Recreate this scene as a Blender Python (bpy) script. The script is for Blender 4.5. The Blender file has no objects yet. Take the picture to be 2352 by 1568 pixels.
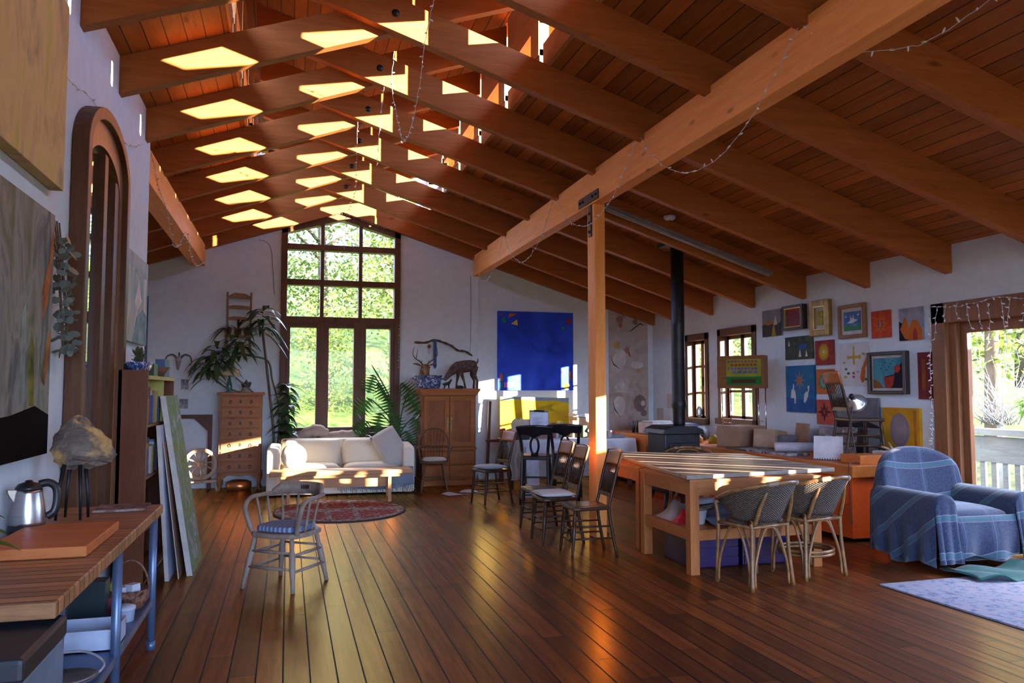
import bpy, bmesh, math, random
from math import sin, cos, tan, pi, radians, sqrt, atan2
from mathutils import Vector, Matrix, Euler
S = bpy.context.scene
COL = S.collection
# ---------------------------------------------------------------- camera, sky, sun, exposure
EYE = 1.55
cam = bpy.data.objects.new('camera', bpy.data.cameras.new('camera'))
COL.objects.link(cam)
cam.location = (0, 0, EYE)
cam.rotation_euler = (pi/2 + .0615, 0, -.278)
cam.data.sensor_width = 36
cam.data.lens = 1800/2352*36
cam.data.clip_start = .05
S.camera = cam
S.view_settings.view_transform = 'Standard'
S.view_settings.look = 'None'
S.view_settings.exposure = -0.22
S.view_settings.gamma = 1
S.view_settings.use_curve_mapping = False
S.cycles.max_bounces = 10
S.cycles.diffuse_bounces = 6
S.cycles.glossy_bounces = 4
S.cycles.transparent_max_bounces = 12
S.cycles.caustics_reflective = False
S.cycles.caustics_refractive = False
S.cycles.sample_clamp_indirect = 6
W = bpy.data.worlds.new('sky'); S.world = W; W.use_nodes = True
wn = W.node_tree.nodes; wl = W.node_tree.links
wtc = wn.new('ShaderNodeTexCoord'); wse = wn.new('ShaderNodeSeparateXYZ'); wl.new(wtc.outputs['Generated'], wse.inputs[0])
wma = wn.new('ShaderNodeMath'); wma.operation = 'MULTIPLY_ADD'; wma.inputs[1].default_value = .5; wma.inputs[2].default_value = .5; wl.new(wse.outputs[2], wma.inputs[0])
sky = wn.new('ShaderNodeValToRGB'); wl.new(wma.outputs[0], sky.inputs[0])
for q, (p, c) in zip([sky.color_ramp.elements[0], sky.color_ramp.elements[1]]+[sky.color_ramp.elements.new(x) for x in (.49, .51, .62)],
        [(0, (.05, .05, .04, 1)), (1, (.16, .30, .72, 1)), (.49, (.06, .06, .045, 1)), (.51, (.48, .61, .88, 1)), (.62, (.28, .46, .95, 1))]): q.position = p; q.color = c
wn['Background'].inputs[1].default_value = 27.0
wl.new(sky.outputs[0], wn['Background'].inputs[0])
sun = bpy.data.objects.new('sun', bpy.data.lights.new('sun', 'SUN')); COL.objects.link(sun)
sun.rotation_euler = Vector((-1.08, 1, -.205)).to_track_quat('-Z', 'Y').to_euler()
sun.data.energy = 120; sun.data.color = (1, .90, .74); sun.data.angle = radians(.5)
# ---------------------------------------------------------------- material helpers
MATS = {}
class NT:
    def __init__(s, m):
        m.use_nodes = True; s.n = m.node_tree.nodes; s.l = m.node_tree.links
        s.b = s.n['Principled BSDF']
    def new(s, t, **k):
        x = s.n.new('ShaderNode' + t)
        for a, v in k.items(): setattr(x, a, v)
        return x
    def put(s, sock, v):
        if hasattr(v, 'is_output'): s.l.new(v, sock)
        else:
            if isinstance(v, tuple) and len(v) == 3 and sock.type == 'RGBA': v = v + (1,)
            sock.default_value = v
    def obj(s, scale=(1, 1, 1), rot=(0, 0, 0), loc=(0, 0, 0)):
        t = s.new('TexCoord'); m = s.new('Mapping')
        s.l.new(t.outputs['Object'], m.inputs[0])
        m.inputs['Scale'].default_value = scale; m.inputs['Rotation'].default_value = rot; m.inputs['Location'].default_value = loc
        return m.outputs[0]
    def noise(s, v, scale=5, detail=4, rough=.55, dist=0):
        t = s.new('TexNoise'); s.l.new(v, t.inputs['Vector'])
        t.inputs['Scale'].default_value = scale; t.inputs['Detail'].default_value = detail
        t.inputs['Roughness'].default_value = rough; t.inputs['Distortion'].default_value = dist
        return t.outputs['Fac']
    def ramp(s, f, *stops):
        r = s.new('ValToRGB'); s.l.new(f, r.inputs[0]); e = r.color_ramp.elements
        while len(e) < len(stops): e.new(.5)
        for q, (p, c) in zip(e, stops): q.position = p; q.color = tuple(c) + (1,) if len(c) == 3 else c
        return r.outputs[0]
    def mix(s, f, a, b, mode='MIX'):
        m = s.new('Mix', data_type='RGBA', blend_type=mode)
        s.put(m.inputs[0], f); s.put(m.inputs[6], a); s.put(m.inputs[7], b)
        return m.outputs[2]
    def math(s, op, a, b=0., c=0.):
        m = s.new('Math', operation=op); s.put(m.inputs[0], a); s.put(m.inputs[1], b); s.put(m.inputs[2], c)
        return m.outputs[0]
    def sep(s, v):
        x = s.new('SeparateXYZ'); s.l.new(v, x.inputs[0]); return x.outputs
    def bump(s, h, st=.3, d=.01):
        b = s.new('Bump'); s.l.new(h, b.inputs['Height']); b.inputs['Strength'].default_value = st; b.inputs['Distance'].default_value = d
        s.l.new(b.outputs[0], s.b.inputs['Normal'])
    def fin(s, col=None, rough=.5, metal=0., spec=.5):
        if col is not None: s.put(s.b.inputs['Base Color'], col)
        s.put(s.b.inputs['Roughness'], rough); s.put(s.b.inputs['Metallic'], metal); s.b.inputs['Specular IOR Level'].default_value = spec
def newmat(name):
    m = bpy.data.materials.new(name); MATS[name] = m; return m, NT(m)
def plain(name, col, rough=.5, metal=0., var=.12, spec=.5, sc=6):
    if name in MATS: return MATS[name]
    m, t = newmat(name)
    f = t.noise(t.obj(), sc)
    d = tuple(max(0, c*(1-var*2.2)) for c in col); l = tuple(min(1, c*(1+var)) for c in col)
    t.fin(t.ramp(f, (.3, d), (.7, l)), rough, metal, spec); return m
def wood(name, c1, c2, axis=0, sc=2.2, stretch=14, rough=.5, plank=0, across=1, spec=.22, knots=True):
    """grain along axis; optional plank joints every `plank` metres across axis `across`"""
    if name in MATS: return MATS[name]
    m, t = newmat(name)
    s = [stretch]*3; s[axis] = 1
    v = t.obj(tuple(s))
    f = t.noise(v, sc, 6, .6, .6)
    c = t.ramp(f, (.28, c2), (.5, tuple((a+b)/2 for a, b in zip(c1, c2))), (.72, c1))
    f2 = t.noise(v, sc*7, 3, .6)
    c = t.mix(.35, c, t.ramp(f2, (.3, c2), (.65, c1)))
    if knots:
        k = t.new('TexVoronoi', feature='F1'); s2 = [3.3]*3; s2[axis] = 1.2
        t.l.new(t.obj(tuple(s2)), k.inputs['Vector']); k.inputs['Scale'].default_value = 1.0
        c = t.mix(t.ramp(k.outputs['Distance'], (.03, (.75,)*3), (.09, (0, 0, 0))), c, tuple(x*.35 for x in c2))
    if plank:
        o = t.sep(t.obj())[across]
        q = t.math('DIVIDE', o, plank)
        idx = t.math('FLOOR', q); fr = t.math('FRACT', q)
        w = t.new('TexWhiteNoise', noise_dimensions='1D'); t.l.new(idx, w.inputs['W'])
        c = t.mix(1., c, t.ramp(w.outputs['Value'], (0, (.62, .6, .58)), (1, (1.15, 1.12, 1.1))), 'MULTIPLY')
        e = t.math('ABSOLUTE', t.math('SUBTRACT', fr, .5))
        g = t.math('GREATER_THAN', e, .5-.004/plank)
        c = t.mix(g, c, tuple(x*.15 for x in c2))
        t.bump(t.math('SUBTRACT', 1., g), .5, .006)
    t.fin(c, rough, 0, spec); return m
def cloth(name, col, rough=.9, sc=60, var=.2):
    if name in MATS: return MATS[name]
    m, t = newmat(name)
    f = t.noise(t.obj(), sc, 2); f2 = t.noise(t.obj(), 3, 3)
    d = tuple(c*(1-var*1.5) for c in col)
    c = t.mix(t.ramp(f2, (.3, (0,)*3), (.7, (1,)*3)), t.ramp(f, (.3, d), (.7, col)), col)
    t.bump(f, .25, .004)
    t.fin(c, rough, 0, .2); t.b.inputs['Sheen Weight'].default_value = .2; return m
def leafmat(name, col, trans=.4, rough=.4, var=.5):
    if name in MATS: return MATS[name]
    m, t = newmat(name)
    f = t.noise(t.obj(), 1.6, 3)
    c = t.ramp(f, (.3, tuple(x*(1-var) for x in col)), (.7, col))
    t.fin(c, rough, 0, .4)
    tr = t.new('BsdfTranslucent'); t.l.new(t.mix(1., c, (1.15, 1.25, .85), 'MULTIPLY'), tr.inputs[0])
    mx = t.new('MixShader'); mx.inputs[0].default_value = trans
    t.l.new(t.b.outputs[0], mx.inputs[1]); t.l.new(tr.outputs[0], mx.inputs[2])
    t.l.new(mx.outputs[0], t.n['Material Output'].inputs[0]); return m
def glassmat(name, tint=(1, 1, 1), refl=.06):
    if name in MATS: return MATS[name]
    m, t = newmat(name)
    tr = t.new('BsdfTransparent'); tr.inputs[0].default_value = tint + (1,)
    gl = t.new('BsdfGlossy'); gl.inputs['Roughness'].default_value = .02
    lw = t.new('LayerWeight'); lw.inputs[0].default_value = .25
    mx = t.new('MixShader'); t.l.new(t.math('MULTIPLY_ADD', lw.outputs['Fresnel'], .12, refl*.08), mx.inputs[0])
    t.l.new(tr.outputs[0], mx.inputs[1]); t.l.new(gl.outputs[0], mx.inputs[2])
    t.l.new(mx.outputs[0], t.n['Material Output'].inputs[0]); return m
# ---------------------------------------------------------------- mesh helpers
class MB:
    def __init__(s): s.v = []; s.f = []; s.smooth = []; s.mi = []; s.cur = 0
    def add(s, vs, fs, M=None, smooth=False):
        o = len(s.v)
        if M is not None: vs = [M @ Vector(p) for p in vs]
        s.v += [tuple(p) for p in vs]
        s.f += [tuple(i+o for i in f) for f in fs]; s.smooth += [smooth]*len(fs); s.mi += [s.cur]*len(fs); return s
    def box(s, a, b, M=None):
        (x0, y0, z0), (x1, y1, z1) = a, b
        v = [(x0, y0, z0), (x1, y0, z0), (x1, y1, z0), (x0, y1, z0), (x0, y0, z1), (x1, y0, z1), (x1, y1, z1), (x0, y1, z1)]
        return s.add(v, [(0, 3, 2, 1), (4, 5, 6, 7), (0, 1, 5, 4), (1, 2, 6, 5), (2, 3, 7, 6), (3, 0, 4, 7)], M)
    def cbox(s, c, d, rz=0, rx=0, ry=0):
        M = Matrix.Translation(c) @ Euler((rx, ry, rz)).to_matrix().to_4x4()
        h = [x/2 for x in d]; return s.box([-x for x in h], h, M)
    def bar(s, p, q, w, h=None, up=(0, 0, 1)):
        """rectangular bar from p to q"""
        p = Vector(p); q = Vector(q); h = h or w; d = q-p; L = d.length; d.normalize(); u = Vector(up)
        if abs(d.dot(u)) > .98: u = Vector((1, 0, 0)) if abs(d.x) < .9 else Vector((0, 1, 0))
        a = d.cross(u).normalized(); b = a.cross(d)
        M = Matrix((( d.x, a.x, b.x, p.x), (d.y, a.y, b.y, p.y), (d.z, a.z, b.z, p.z), (0, 0, 0, 1)))
        return s.box((0, -w/2, -h/2), (L, w/2, h/2), M)
    def tube(s, pts, r, n=8, closed=False, cap=True, flat=1.):
        P = [Vector(p) for p in pts]; m = len(P); R = r if isinstance(r, (list, tuple)) else [r]*m
        ref = None; vs = []
        for i in range(m):
            a = P[i-1] if (i > 0 or closed) else P[i]; b = P[(i+1) % m] if (i < m-1 or closed) else P[i]
            t = (b-a); t = t.normalized() if t.length > 1e-9 else Vector((0, 0, 1))
            if ref is None:
                ref = Vector((0, 0, 1)) if abs(t.z) < .9 else Vector((1, 0, 0))
            x = t.cross(ref)
            if x.length < 1e-6: x = t.orthogonal()
            x.normalize(); y = x.cross(t).normalized(); ref = y
            for j in range(n):
                A = 2*pi*j/n; vs.append(P[i] + x*(cos(A)*R[i]) + y*(sin(A)*R[i]*flat))
        fs = []
        for i in range(m if closed else m-1):
            k = (i+1) % m
            for j in range(n): fs.append((i*n+j, i*n+(j+1) % n, k*n+(j+1) % n, k*n+j))
        if cap and not closed: fs += [tuple(range(n-1, -1, -1)), tuple(range((m-1)*n, m*n))]
        return s.add(vs, fs, None, True)
    def lathe(s, prof, n=20, M=None, sx=1., sy=1.):
        """profile of (r, z)"""
        vs = []; fs = []
        for r, z in prof:
            for j in range(n): A = 2*pi*j/n; vs.append((r*cos(A)*sx, r*sin(A)*sy, z))
        for i in range(len(prof)-1):
            for j in range(n): fs.append((i*n+j, i*n+(j+1) % n, (i+1)*n+(j+1) % n, (i+1)*n+j))
        if prof[0][0] > 1e-4: fs.append(tuple(range(n-1, -1, -1)))
        if prof[-1][0] > 1e-4: fs.append(tuple(range((len(prof)-1)*n, len(prof)*n)))
        return s.add(vs, fs, M, True)
    def ball(s, c, r, n=12, m=8, M=None):
        R = (r, r, r) if not isinstance(r, (tuple, list)) else r
        vs = []; fs = []
        for i in range(m+1):
            th = pi*i/m
            for j in range(n): A = 2*pi*j/n; vs.append((c[0]+R[0]*sin(th)*cos(A), c[1]+R[1]*sin(th)*sin(A), c[2]-R[2]*cos(th)))
        for i in range(m):
            for j in range(n): fs.append((i*n+j, i*n+(j+1) % n, (i+1)*n+(j+1) % n, (i+1)*n+j))
        return s.add(vs, fs, M, True)
    def prism(s, poly, d0, d1, plane='XZ', M=None):
        """polygon extruded between d0 and d1 along the remaining axis"""
        def P(u, v, w): return {'XZ': (u, w, v), 'XY': (u, v, w), 'YZ': (w, u, v)}[plane]
        n = len(poly); vs = [P(u, v, d0) for u, v in poly] + [P(u, v, d1) for u, v in poly]
        fs = [tuple(range(n)), tuple(range(2*n-1, n-1, -1))] + [(i, n+i, n+(i+1) % n, (i+1) % n) for i in range(n)]
        return s.add(vs, fs, M)
    def grid(s, fn, nu, nv, wrap=False, smooth=True):
        vs = [fn(i/nu, j/nv) for j in range(nv+1) for i in range(nu+1)]
        fs = [(j*(nu+1)+i, j*(nu+1)+i+1, (j+1)*(nu+1)+i+1, (j+1)*(nu+1)+i) for j in range(nv) for i in range(nu)]
        return s.add(vs, fs, None, smooth)
    def cushion(s, c, d, M=None, n=10, pw=.35):
        """pillow / padded slab of size d centred at c"""
        vs = []; fs = []
        for side in (1, -1):
            o = len(vs)
            for j in range(n+1):
                for i in range(n+1):
                    u = i/n*2-1; v = j/n*2-1
                    h = max(0, (1-abs(u)**3)*(1-abs(v)**3))**pw
                    vs.append((c[0]+u*d[0]/2*(1-.04*v*v), c[1]+v*d[1]/2*(1-.04*u*u), c[2]+side*h*d[2]/2))
            for j in range(n):
                for i in range(n):
                    q = (o+j*(n+1)+i, o+j*(n+1)+i+1, o+(j+1)*(n+1)+i+1, o+(j+1)*(n+1)+i)
                    fs.append(q if side > 0 else q[::-1])
        return s.add(vs, fs, M, True)
    def obj(s, name, mat, parent=None, bevel=0., loc=None, sub=0, label=None, solid=0.):
        me = bpy.data.meshes.new(name); me.from_pydata(s.v, [], s.f)
        me.polygons.foreach_set('use_smooth', s.smooth)
        ml = mat if isinstance(mat, (list, tuple)) else ([mat] if mat else [])
        for q in ml: me.materials.append(q)
        if len(ml) > 1: me.polygons.foreach_set('material_index', s.mi)
        me.update()
        bm = bmesh.new(); bm.from_mesh(me)
        if any(s.smooth): bmesh.ops.remove_doubles(bm, verts=bm.verts, dist=1e-5)
        bmesh.ops.recalc_face_normals(bm, faces=bm.faces); bm.to_mesh(me); bm.free()
        o = bpy.data.objects.new(name, me); COL.objects.link(o)
        if parent: o.parent = parent
        if loc: o.location = loc
        if bevel:
            b = o.modifiers.new('b', 'BEVEL'); b.width = bevel; b.segments = 2; b.limit_method = 'ANGLE'; b.angle_limit = radians(40)
        if solid: b = o.modifiers.new('s', 'SOLIDIFY'); b.thickness = solid; b.offset = 0
        if sub: b = o.modifiers.new('u', 'SUBSURF'); b.levels = sub; b.render_levels = sub
        if label: o['label'] = label
        return o
def thing(name, label, cat, loc=(0, 0, 0), rz=0, group=None, rot=None):
    o = bpy.data.objects.new(name, None); COL.objects.link(o); o.empty_display_size = .1
    o.location = loc; o.rotation_euler = rot or (0, 0, rz); o['label'] = label; o['category'] = cat
    if group: o['group'] = group
    return o
def tag(o, label, cat, group=None, kind=None):
    o['label'] = label; o['category'] = cat
    if group: o['group'] = group
    if kind: o['kind'] = kind
    return o
def struct(o): o['kind'] = 'structure'; return o
def dup(root, loc=None, rz=None, label=None):
    r = root.copy(); COL.objects.link(r)
    if loc is not None: r.location = loc
    if rz is not None: r.rotation_euler = (0, 0, rz)
    if label: r['label'] = label
    for ch in list(root.children):
        c = ch.copy(); COL.objects.link(c); c.parent = r
        for g in ch.children: q = g.copy(); COL.objects.link(q); q.parent = c
    return r
def arc(c, r, a0, a1, n, ax='XY', ry=None):
    ry = ry or r; out = []
    for i in range(n+1):
        a = a0+(a1-a0)*i/n; u = r*cos(a); v = ry*sin(a)
        out.append({'XY': (c[0]+u, c[1]+v, c[2]), 'XZ': (c[0]+u, c[1], c[2]+v), 'YZ': (c[0], c[1]+u, c[2]+v)}[ax])
    return out
def bez(p, n=12):
    """Catmull-Rom through the points"""
    P = [Vector(q) for q in p]; out = []
    for i in range(len(P)-1):
        a = P[max(i-1, 0)]; b = P[i]; c = P[i+1]; d = P[min(i+2, len(P)-1)]
        for k in range(n):
            t = k/n; out.append(.5*((2*b)+(c-a)*t+(2*a-5*b+4*c-d)*t*t+(3*b-a-3*c+d)*t**3))
    out.append(P[-1]); return out
# ---------------------------------------------------------------- common materials
M_WALL = plain('white_plaster', (.70, .78, .80), .9, 0, .03, .2, 9)
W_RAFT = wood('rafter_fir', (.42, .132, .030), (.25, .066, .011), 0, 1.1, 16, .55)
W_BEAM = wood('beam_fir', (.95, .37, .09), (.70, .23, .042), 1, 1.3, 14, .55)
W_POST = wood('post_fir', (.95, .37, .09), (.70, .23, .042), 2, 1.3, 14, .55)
W_DECK = wood('deck_boards', (.46, .150, .030), (.28, .074, .011), 1, 1.2, 10, .55, .135, 0)
W_DARK = wood('dark_window_wood', (.16, .068, .03), (.07, .027, .012), 2, 2, 10, .45)
W_DARKH = wood('dark_window_wood_level', (.16, .068, .03), (.07, .027, .012), 0, 2, 10, .45)
M_BLACK = plain('black_iron', (.02, .02, .022), .45, .4, .3)
M_GLASS = glassmat('window_glass')
# ---------------------------------------------------------------- the setting
YB, XR, XL = 13.36, 6.55, -1.30
RSL, LSL = .317, .357
def zr(x): return 2.746+RSL*(6.55-x)          # underside of the right rafters
def zl(x): return 3.84+LSL*(x+1.30)           # underside of the left rafters
RY = [6.45+1.1788*k for k in range(-7, 6)]    # fronts of the right rafters
# floor: long boards running away from the camera
m, t = newmat('floor_boards')
o3 = t.sep(t.obj())
q = t.math('DIVIDE', o3[0], .142); idx = t.math('FLOOR', q); fr = t.math('FRACT', q)
w = t.new('TexWhiteNoise', noise_dimensions='1D'); t.l.new(idx, w.inputs['W'])
yy = t.math('MULTIPLY_ADD', w.outputs['Value'], 3.1, t.math('DIVIDE', o3[1], 2.6))
w2 = t.new('TexWhiteNoise', noise_dimensions='2D'); cv = t.new('CombineXYZ')
t.l.new(idx, cv.inputs[0]); t.l.new(t.math('FLOOR', yy), cv.inputs[1]); t.l.new(cv.outputs[0], w2.inputs['Vector'])
v = t.obj((16, 1, 16)); f = t.noise(v, 1.4, 5, .6, .2)
c = t.ramp(f, (.25, (.055, .012, .003)), (.5, (.11, .027, .006)), (.75, (.17, .046, .010)))
c = t.mix(1., c, t.ramp(w2.outputs['Value'], (0, (.45, .42, .4)), (1, (1.45, 1.4, 1.3))), 'MULTIPLY')
st = t.noise(t.obj(), .9, 5, .7)
c = t.mix(t.ramp(st, (.58, (0,)*3), (.75, (.75,)*3)), c, (.035, .012, .006))
e = t.math('ABSOLUTE', t.math('SUBTRACT', fr, .5)); g = t.math('GREATER_THAN', e, .5-.032)
e2 = t.math('ABSOLUTE', t.math('SUBTRACT', t.math('FRACT', yy), .5)); g = t.math('MAXIMUM', g, t.math('GREATER_THAN', e2, .499))
c = t.mix(g, c, (.002, .001, .0006))
sm = t.noise(t.obj((3, 1, 1)), 4, 4, .6)
t.bump(t.math('SUBTRACT', 1., g), .15, .004)
t.fin(c, .6, 0, .1)   # oiled boards under an amber varnish film
gl = t.new('BsdfGlossy'); gl.inputs['Color'].default_value = (1, .60, .14, 1); gl.inputs['Roughness'].default_value = .24
fre = t.new('Fresnel'); fre.inputs['IOR'].default_value = 1.5
mx = t.new('MixShader'); t.l.new(t.math('MULTIPLY', fre.outputs[0], t.math('MULTIPLY_ADD', g, -.75, .75)), mx.inputs[0])
t.l.new(t.b.outputs[0], mx.inputs[1]); t.l.new(gl.outputs[0], mx.inputs[2]); t.l.new(mx.outputs[0], t.n['Material Output'].inputs[0])
M_FLOOR = m
struct(MB().box((-3.6, -3, -.12), (6.75, 13.6, 0)).obj('floor', M_FLOOR))
# back wall around the tall window (hole X -.10..1.78, from z .86 up to the gable)
TOPL, TOPR = lambda x: zl(x)+.38, lambda x: zr(x)+.38
wb = MB()
wb.prism([(-3.6, -.1), (-.10, -.1), (-.10, TOPL(-.10)), (-3.6, TOPL(-3.6))], YB, YB+.22)
wb.prism([(1.78, -.1), (6.77, -.1), (6.77, TOPR(6.77)), (1.78, TOPR(1.78))], YB, YB+.22)
wb.box((-.10, YB, -.1), (1.78, YB+.22, .84))
wb.prism([(-.10, 4.22), (.84, 4.5), (1.78, 4.22), (1.78, 5.6), (-.10, 5.6)], YB, YB+.22)
struct(wb.obj('wall_back', M_WALL))
# right wall with two windows and the garden door
wr = MB(); T = .2; H = 3.2
def rw(y0, y1, z0, z1): wr.box((XR, y0, z0), (XR+T, y1, z1))
DY0, DY1 = -2.6, 6.62
rw(-3, DY0, -.1, H); rw(DY0, DY1, 2.36, H); rw(DY1, 10.05, -.1, H); rw(10.05, 10.95, -.1, 1.08); rw(10.05, 10.95, 2.42, H)
rw(10.95, 11.40, -.1, H); rw(11.40, 12.0, -.1, 1.05); rw(11.40, 12.0, 2.4, H); rw(12.0, YB+.22, -.1, H)
struct(wr.obj('wall_right', M_WALL))
struct(MB().prism([(-3, -.1), (8.0, -.1), (8.0, 5.0), (-3, 5.0)], XL-.2, XL, 'YZ').obj('wall_left', M_WALL))
struct(MB().box((-3.6, 7.8, -.1), (-3.4, YB, 4.5)).box((-3.6, 7.8, -.1), (XL-.2, 8.0, 4.9)).obj('wall_alcove', M_WALL))
# wall behind the camera, with a wide window opening onto the sky
wf = MB(); wf.box((XL-.2, -3.2, -.1), (-1.0, -3, 5.6)).box((6.3, -3.2, -.1), (XR+.2, -3, 5.2)).box((-1.0, -3.2, -.1), (6.3, -3, .1)).box((-1.0, -3.2, 3.0), (6.3, -3, 5.8))
struct(wf.obj('wall_front', M_WALL))
# roof: board decks, scissored rafters and the raised clerestory along the ridge
DX0, DX1 = -.5, 2.2
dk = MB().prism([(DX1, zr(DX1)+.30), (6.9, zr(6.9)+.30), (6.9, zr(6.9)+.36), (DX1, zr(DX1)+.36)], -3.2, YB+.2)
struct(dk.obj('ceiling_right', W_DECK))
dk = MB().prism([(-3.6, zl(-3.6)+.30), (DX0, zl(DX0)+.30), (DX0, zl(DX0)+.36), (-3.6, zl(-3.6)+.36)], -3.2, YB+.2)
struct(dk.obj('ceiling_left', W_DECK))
ZM = 5.42
dk = MB().prism([(-1.0, ZM-.02), (.84, ZM+.3), (2.75, ZM-.02), (2.75, ZM+.05), (.84, ZM+.37), (-1.0, ZM+.05)], -3.2, YB+.2)
struct(dk.obj('ceiling_ridge', W_DECK))
for k, y in enumerate(RY):
    for side in 'RL':
        yy = y if side == 'R' else y+.102
        if side == 'R': pts = [(6.55, zr(6.55)), (-.35, zr(-.35)), (-.35, zr(-.35)+.3), (6.55, zr(6.55)+.3)]
        else:
            x0 = XL if yy < 8.0 else -3.4
            pts = [(x0, zl(x0)), (2.15, zl(2.15)), (2.15, zl(2.15)+.3), (x0, zl(x0)+.3)]
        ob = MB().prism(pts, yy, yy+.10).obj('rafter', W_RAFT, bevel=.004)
        struct(ob)
        if side == 'R' and 4 <= k:
            M = Matrix.Translation((.82, y, 4.72)) @ Matrix.Rotation(pi/2, 4, 'X')
            MB().lathe([(.034, -.002), (.034, .004), (.02, .005), (.02, .014), (.012, .018), (0, .018)], 10, M).obj('bolt', M_BLACK, ob)
# last pair against the back wall
struct(MB().prism([(6.55, zr(6.55)), (.84, 4.52), (.84, 4.85), (6.55, zr(6.55)+.3)], 13.25, 13.36).obj('rafter', W_RAFT))
struct(MB().prism([(-3.4, zl(-3.4)), (.84, 4.52), (.84, 4.85), (-3.4, zl(-3.4)+.3)], 13.25, 13.36).obj('rafter', W_RAFT))
# clerestory frames, one window per bay
W_CLER = wood('clerestory_wood', (.62, .30, .12), (.42, .17, .06), 1, 1.6, 10, .5)
for k, y in enumerate(RY):
    n = k+1
    y0, y1 = y+.20, y+1.1788
    c = MB()
    c.box((2.16, y0, zr(2.2)+.30), (2.24, y1+.10, 4.66)); c.box((2.16, y0, 4.905), (2.24, y1+.10, 5.45))
    c.box((2.15, y0, 4.6), (2.25, y+.44, 5.0))
    fo = c.obj('window_%d' % n, W_CLER); struct(fo)
    MB().box((2.19, y+.44, 4.66), (2.20, y1+.08, 4.905)).obj('pane', M_GLASS, fo)
    c = MB(); c.box((-.56, y0, zl(-.5)+.30), (-.48, y1+.10, 4.60)); c.box((-.56, y0, 4.86), (-.48, y1+.10, 5.5)); c.box((-.57, y0, 4.55), (-.47, y+.40, 4.95))
    fo = c.obj('window_%d' % (n+20), W_CLER); struct(fo)
    MB().box((-.53, y+.4, 4.6), (-.52, y1, 4.86)).obj('pane', M_GLASS, fo)
# long beams and the post
bm_r = struct(MB().box((3.10, -3, 3.54), (3.24, YB, 3.90)).obj('beam', W_BEAM, bevel=.006))
bm_l = struct(MB().box((-1.52, 7.9, 3.53), (-1.31, YB, 3.86)).obj('beam', W_BEAM, bevel=.006))
post = struct(MB().box((3.12, 7.72, 0), (3.24, 7.93, 3.54)).obj('post', W_POST, bevel=.006))
br = MB().box((3.088, 7.55, 3.56), (3.10, 8.12, 3.66)).box((3.105, 7.79, 3.2), (3.12, 7.87, 3.6)).obj('bracket', M_BLACK, post)
bb = MB()
for y, z in ((7.6, 3.61), (7.7, 3.61), (7.98, 3.61), (8.07, 3.61), (7.83, 3.25), (7.83, 3.35), (7.83, 3.45)):
    bb.lathe([(.016, 0), (.016, .012), (.008, .016), (0, .016)], 8, Matrix.Translation((3.088 if z > 3.5 else 3.105, y, z)) @ Matrix.Rotation(-pi/2, 4, 'Y'))
bb.obj('bolt', M_BLACK, br)
# tall gabled window in the back wall
fw = MB(); y0, y1 = YB-.03, YB+.16
GL = lambda x: 4.50-.285*abs(x-.84)
fw.box((-.14, y0, .80), (-.04, y1, GL(-.04))); fw.box((1.72, y0, .80), (1.82, y1, GL(1.72)))
for x in (.52, 1.15): fw.box((x-.03, y0+.02, 2.72), (x+.03, y1, GL(x)-.02))
fw.prism([(-.14, GL(-.14)-.10), (.84, GL(.84)-.10), (1.82, GL(1.82)-.10), (1.82, GL(1.82)+.03), (.84, GL(.84)+.03), (-.14, GL(-.14)+.03)], y0, y1)
for z, h in ((3.92, .05), (3.33, .05), (2.70, .06)): fw.box((-.1, y0+.01, z-h), (1.78, y1, z+h))
fw.box((-.14, y0, .74), (1.82, y1, .88))
for x in (.54, 1.15): fw.box((x-.10, y0, .85), (x+.10, y1, 2.68))
fw.box((-.04, y0+.02, .85), (.02, y1, 2.68)); fw.box((1.66, y0+.02, .85), (1.72, y1, 2.68)); fw.box((-.04, y0+.03, 2.58), (1.72, y1, 2.68)); fw.box((-.04, y0+.03, .86), (1.72, y1, .93))
w1 = struct(fw.obj('window_41', W_DARK, bevel=.004))
MB().prism([(-.04, .88), (1.72, .88), (1.72, 4.2), (.84, 4.42), (-.04, 4.2)], YB+.10, YB+.106).obj('pane', M_GLASS, w1)
# two casement windows in the right wall
def casement(n, ya, yb, z0, z1, rows):
    f = MB(); x0, x1 = XR-.03, XR+.20
    f.box((x0, ya-.09, z0-.05), (x1, ya, z1+.09)); f.box((x0, yb, z0-.05), (x1, yb+.09, z1+.09)); f.box((x0, ya-.09, z1-.01), (x1, yb+.09, z1+.10)); f.box((x0-.06, ya-.09, z0-.07), (x1, yb+.09, z0+.02))
    fo = struct(f.obj('window_%d' % n, W_DARK, bevel=.004))
    s = MB(); xa, xb = XR+.10, XR+.16; ym = (ya+yb)/2
    for (p, q) in ((ya, ya+.05), (ym-.05, ym+.05), (yb-.05, yb)): s.box((xa, p, z0), (xb, q, z1))
    s.box((xa, ya, z0), (xb, yb, z0+.06)); s.box((xa, ya, z1-.06), (xb, yb, z1))
    for r in range(1, rows): z = z0+(z1-z0)*r/rows; s.box((xa+.01, ya, z-.018), (xb-.01, yb, z+.018))
    s.obj('sash', W_DARK, fo)
    MB().box((XR+.125, ya, z0), (XR+.13, yb, z1)).obj('pane', M_GLASS, fo)
    h = MB().box((xa-.02, ym-.012, z0+.55), (xa, ym+.012, z0+.7)).obj('latch', M_BLACK, fo)
casement(42, 11.42, 11.98, 1.06, 2.38, 3); casement(43, 10.07, 10.93, 1.09, 2.40, 3)
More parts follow.
